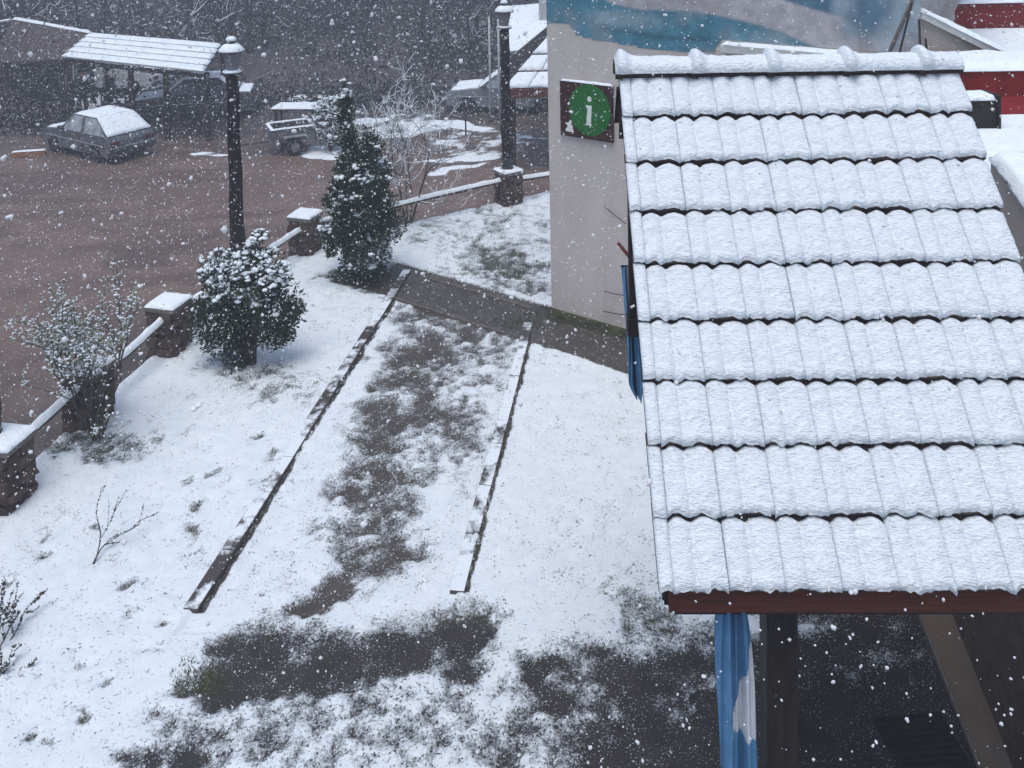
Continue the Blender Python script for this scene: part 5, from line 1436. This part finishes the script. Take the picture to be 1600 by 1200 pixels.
# ---------------------------------------------------------------- people under the carport
def person(label, loc, rotz, coat, seed, lean=0.0):
    root = thing('person', label, 'person', loc, rotz)
    # faces -Y; hands pushed into the coat pockets
    J = {'pel': ((0, 0, .95), .15, .11), 'spi': ((0, .0, 1.14), .145, .10), 'che': ((0, .0 - lean * .1, 1.33), .17, .115), 'nec': ((0, -.005 - lean * .15, 1.47), .062, .06),
         'nk2': ((0, -.012 - lean * .18, 1.53), .055, .055), 'hd1': ((0, -.025 - lean * .2, 1.60), .075, .09), 'hd2': ((0, -.02 - lean * .2, 1.68), .078, .095), 'hd3': ((0, -.012 - lean * .2, 1.735), .05, .06), 'nos': ((0, -.115 - lean * .2, 1.625), .016, .018)}
    E = [('pel', 'spi'), ('spi', 'che'), ('che', 'nec'), ('nec', 'nk2'), ('nk2', 'hd1'), ('hd1', 'hd2'), ('hd2', 'hd3'), ('hd1', 'nos')]
    for s, q in ((-1, 'l'), (1, 'r')):
        st = .05 * s * (1 if seed % 2 else -1)
        J.update({'sh' + q: ((.185 * s, 0, 1.40), .075, .07), 'el' + q: ((.27 * s, .05, 1.13), .058, .055), 'wr' + q: ((.20 * s, -.10, .97), .046, .045), 'ha' + q: ((.155 * s, -.135, .92), .045, .05),
                  'hi' + q: ((.095 * s, 0, .88), .105, .10), 'kn' + q: ((.11 * s, -.03 + st, .50), .068, .07), 'an' + q: ((.12 * s, .01 + st, .10), .045, .05), 'he' + q: ((.12 * s, .03 + st, .05), .045, .045), 'to' + q: ((.135 * s, -.15 + st, .035), .045, .035)})
        E += [('che', 'sh' + q), ('sh' + q, 'el' + q), ('el' + q, 'wr' + q), ('wr' + q, 'ha' + q), ('pel', 'hi' + q), ('hi' + q, 'kn' + q), ('kn' + q, 'an' + q), ('an' + q, 'he' + q), ('he' + q, 'to' + q)]
    keys = list(J); idx = {k: i for i, k in enumerate(keys)}
    me = bpy.data.meshes.new('body_cage'); me.from_pydata([J[k][0] for k in keys], [(idx[a], idx[b]) for a, b in E], [])
    tmp = bpy.data.objects.new('body_cage', me); C.objects.link(tmp)
    sk = tmp.modifiers.new('s', 'SKIN'); sk.use_smooth_shade = True
    for k in keys:
        sv = me.skin_vertices[0].data[idx[k]]; sv.radius = J[k][1:]; sv.use_root = (k == 'pel')
    su_ = tmp.modifiers.new('u', 'SUBSURF'); su_.levels = 2; su_.render_levels = 2
    dg = bpy.context.evaluated_depsgraph_get()
    bm_ = bpy.data.meshes.new_from_object(tmp.evaluated_get(dg)); bm_.name = 'body'
    bpy.data.objects.remove(tmp)
    bm_.materials.clear()
    for mt in (coat, 'skin', 'coat_dark', 'tyre'): bm_.materials.append(MATS[mt])
    for p in bm_.polygons:
        z = p.center.z
        p.material_index = 1 if z > 1.525 else (3 if z < .085 else (2 if z < .86 else 0)); p.use_smooth = True
    link('body', bm_, None, root)
    # coat skirt, hair, ears, eyes
    hy = -.02 - lean * .2
    m = MB(); n = 20
    ring = []
    for r_x, r_y, z in ((.175, .135, 1.12), (.19, .15, .95), (.20, .16, .80), (.19, .15, .795)):
        ring.append([(r_x * math.cos(2 * math.pi * i / n), r_y * math.sin(2 * math.pi * i / n) * (1.05 if i > n / 2 else 1), z) for i in range(n)])
    m.v = [p for r_ in ring for p in r_]
    m.f = [(k * n + i, k * n + (i + 1) % n, (k + 1) * n + (i + 1) % n, (k + 1) * n + i) for k in range(3) for i in range(n)]
    m.build('coat_hem', coat, root, True)
    bm2 = bmesh.new(); bmesh.ops.create_icosphere(bm2, subdivisions=3, radius=1)
    for v in bm2.verts:
        v.co = Vector((v.co.x * .092, v.co.y * .108, v.co.z * .10))
        if v.co.y < -.03 and v.co.z < .045: v.co.y = -.03 + (v.co.y + .03) * .2
        if v.co.z < -.05: v.co.z = -.05 + (v.co.z + .05) * .4
        v.co += v.co.normalized() * mnoise.noise(v.co * 40) * .006
    mh = bpy.data.meshes.new('hair'); bm2.to_mesh(mh); bm2.free(); mh.polygons.foreach_set('use_smooth', [True] * len(mh.polygons))
    link('hair', mh, 'hair', root, loc=(0, hy + .012, 1.70))
    for s in (-1, 1):
        MB().lathe([(.004, -.006), (.012, -.005), (.013, .0), (.006, .006)], 8).build('eye', 'hair', root, loc=(.032 * s, hy - .088, 1.655))
        MB().box(.076 * s - .012, .076 * s + .012, hy - .02, hy + .02, 1.60, 1.66, .008).build('ear', 'skin', root)
    MB().box(-.022, .022, hy - .098, hy - .085, 1.575, 1.585, .003).build('mouth', 'tail_red', root)
    return root
pa = at_y(129, 176, 30.4); pb = at_y(171, 176, 30.8)
person('person in a dark coat standing under the carport next to the pale board', (pa.x, 30.4, ZP), R(25), 'coat_dark', 1)
person('person in a bulky navy coat standing under the middle of the carport', (pb.x, 30.8, ZP), R(-35), 'coat_navy', 2, .3)

# ---------------------------------------------------------------- the wood behind
def make_tree(seed, h):
    g = np.random.default_rng(seed)
    root = thing('forest_tree', 'dark bare forest tree on the slope behind the car park', 'tree', group='bare trees of the wood behind the car park')
    m = MB(); pts = [Vector((0, 0, -.4))]; rad = [.17]
    for k in range(8):
        pts.append(pts[-1] + Vector((g.normal(0, .08), g.normal(0, .08), h / 8))); rad.append(.16 * (1 - k / 9.5))
    m.tube(pts, rad, 7)
    m.build('trunk', 'forest_bark', root, True)
    mc = MB(); tips = []
    for k in range(13):
        i = int(g.integers(1, 8)); a = g.uniform(0, 2 * math.pi)
        d = Vector((math.cos(a), math.sin(a), g.uniform(.2, .9))).normalized()
        grow(mc, pts[i], d, h * .17 * g.uniform(.7, 1.2), rad[i] * .45, 2, g, tips, .5, .1, (2, 3), 3, .7, 4, .6)
    cr = mc.build('crown', 'forest_bark', root, True)
    ms = MB()
    for p_, r_, dep in tips:
        if g.uniform() < .2: ms.tube([p + Vector((0, 0, rr * .8 + .01)) for p, rr in zip(p_, r_)], [max(rr * .8, .012) for rr in r_], 3, cap=False)
    sn_ = ms.build('snow', 'snow', cr, True); sn_['kind'] = 'stuff'
    return root
protos = [make_tree(200 + i, 7 + i * .9) for i in range(5)]
gt = np.random.default_rng(77); placed = []; tries = 0
while len(placed) < 95 and tries < 4000:
    tries += 1
    y = 39 + 34 * gt.uniform() ** 1.4; x = gt.uniform(-.62, .36) * y
    if x > 6 or (y < 47 and -12.5 < x < -3.5): continue
    if any((x - a) ** 2 + (y - b) ** 2 < 2.0 for a, b in placed): continue
    placed.append((x, y))
for i, (x, y) in enumerate(placed):
    o = protos[i] if i < 5 else copy_tree(protos[i % 5])
    o.location = (x, y, float(hill_z(np.array([x]), np.array([y]))[0]) - .15)
    o.rotation_euler = (gt.uniform(-.05, .05), gt.uniform(-.05, .05), gt.uniform(0, 6.28)); s = gt.uniform(.8, 1.3); o.scale = (s, s, s)
# undergrowth: a dark thicket that reads as one mass
def thicket():
    g = np.random.default_rng(88); n = 2300
    y = 38 + 36 * g.uniform(0, 1, n) ** 1.2; x = g.uniform(-.66, .40, n) * y
    ok = ~((y < 46.5) & (x > -13.5) & (x < -4.5) & (fbm(x * .4, y * .4, 5, 2) < .6)) & ~((x > 0) & (y < 41))
    x, y = x[ok], y[ok]; n = len(x)
    z = hill_z(x, y) - .15
    k = 26
    c = np.stack([x, y, z], 1)[:, None] + np.stack([g.normal(0, .5, (n, k)), g.normal(0, .5, (n, k)), np.abs(g.normal(0, .75, (n, k)))], -1)
    V, F = cards(c.reshape(-1, 3), np.tile([0, 0, .6], (n * k, 1)), .30, 2.2, .7, 89)
    tag(link('undergrowth', np_mesh('undergrowth', V, F), 'wood_dark'), 'dark tangled thicket covering the slope behind the car park', 'undergrowth', kind='stuff')
    P = c.reshape(-1, 3); P = P[g.uniform(0, 1, len(P)) < .035]
    V, F = blobs(P + np.array([0, 0, .1]), g.uniform(.04, .11, len(P)), .5, 90)
    tag(link('thicket_snow', np_mesh('thicket_snow', V, F, True), 'snow'), 'small clumps of snow caught in the dark thicket', 'snow', kind='stuff')
thicket()
# clutter at the feet of the shed: dark shrubs
def hedge():
    g = np.random.default_rng(91); P = []
    for (x, y, n, s, h) in [(20, 205, 900, 1.6, .7), (70, 190, 700, 1.2, .6), (60, 150, 900, 1.6, .9), (210, 165, 500, 1.0, .35), (400, 165, 900, 2.0, .5), (540, 165, 900, 2.2, .5), (650, 150, 700, 2.0, .6)]:
        b = at_z(x, y, ZP); q = g.normal(0, 1, (n, 3)) * np.array([s, .5, h]); q[:, 2] = np.abs(q[:, 2]); P.append(np.array(b)[None] + q)
    P = np.concatenate(P)
    V, F = cards(P, np.tile([0, 0, .6], (len(P), 1)), .20, 2.4, .8, 92)
    tag(link('brushwood', np_mesh('brushwood', V, F), 'wood_dark'), 'low dark brushwood along the far edge of the car park', 'brushwood', kind='stuff')
hedge()

# ---------------------------------------------------------------- falling snow and the grey air
def snowfall():
    g = np.random.default_rng(303)
    n = 230000
    P = np.stack([g.uniform(-17, 9, n), g.uniform(.9, 32, n), g.uniform(-.7, 7.2, n)], 1)
    d = np.linalg.norm(P - np.array([0, 0, CAM_H]), axis=1)
    keep = d > 1.3
    q = P - np.array([E0.x, E0.y, 0])
    keep &= ~((q[:, 0] > 0) & (q[:, 0] < RW) & (q[:, 1] > .15) & (q[:, 1] < yr + .4) & (P[:, 2] < EZ + 3))
    P = P[keep]
    r = g.lognormal(math.log(.0048), .42, len(P))
    d = np.linalg.norm(P - np.array([0, 0, CAM_H]), axis=1)
    P, r, d = P[d > 3.4], r[d > 3.4], d[d > 3.4]
    cl = d < 6.0
    # close by: clumps of three or four soft grains each
    Pc = np.repeat(P[cl], 2, 0); rc = np.repeat(r[cl], 2) * .74
    Pc = Pc + g.normal(0, .42, Pc.shape) * rc[:, None]
    V1, F1 = blobs(Pc, rc, 1.0, 304, 2)
    V0 = np.array([(1, 0, 0), (-1, 0, 0), (0, 1, 0), (0, -1, 0), (0, 0, 1), (0, 0, -1)], float)
    F0 = np.array([(0, 2, 4), (2, 1, 4), (1, 3, 4), (3, 0, 4), (2, 0, 5), (1, 2, 5), (3, 1, 5), (0, 3, 5)])
    P, r = P[~cl], r[~cl]
    V = P[:, None] + V0[None] * g.uniform(.7, 1.3, (len(P), 6, 1)) * r[:, None, None] * 1.1
    F = (F0[None] + (np.arange(len(P)) * 6)[:, None, None]).reshape(-1, 3)
    V = np.concatenate([V.reshape(-1, 3), V1]); F = np.concatenate([F, F1 + len(P) * 6])
    tag(link('falling_snow', np_mesh('falling_snow', V, F, True), 'flake'), 'white snowflakes falling through the air', 'snow', kind='stuff')
MATS['flake'].node_tree.nodes['Principled BSDF'].inputs['Alpha'].default_value = 0.62
snowfall()
def haze():
    m = bpy.data.materials.new('haze_air'); m.use_nodes = True
    nt = m.node_tree; nt.nodes.clear()
    out = nt.nodes.new('ShaderNodeOutputMaterial'); v = nt.nodes.new('ShaderNodeVolumePrincipled')
    v.inputs['Color'].default_value = (.60, .64, .70, 1); v.inputs['Density'].default_value = 0.006; v.inputs['Anisotropy'].default_value = .1
    nt.links.new(v.outputs[0], out.inputs['Volume'])
    MATS['haze_air'] = m
    o = MB().box(-175, 175, -75, 175, -3.0, 27).build('haze', 'haze_air'); tag(o, 'pale grey snowy air fading the distance', 'haze', kind='stuff')
haze()
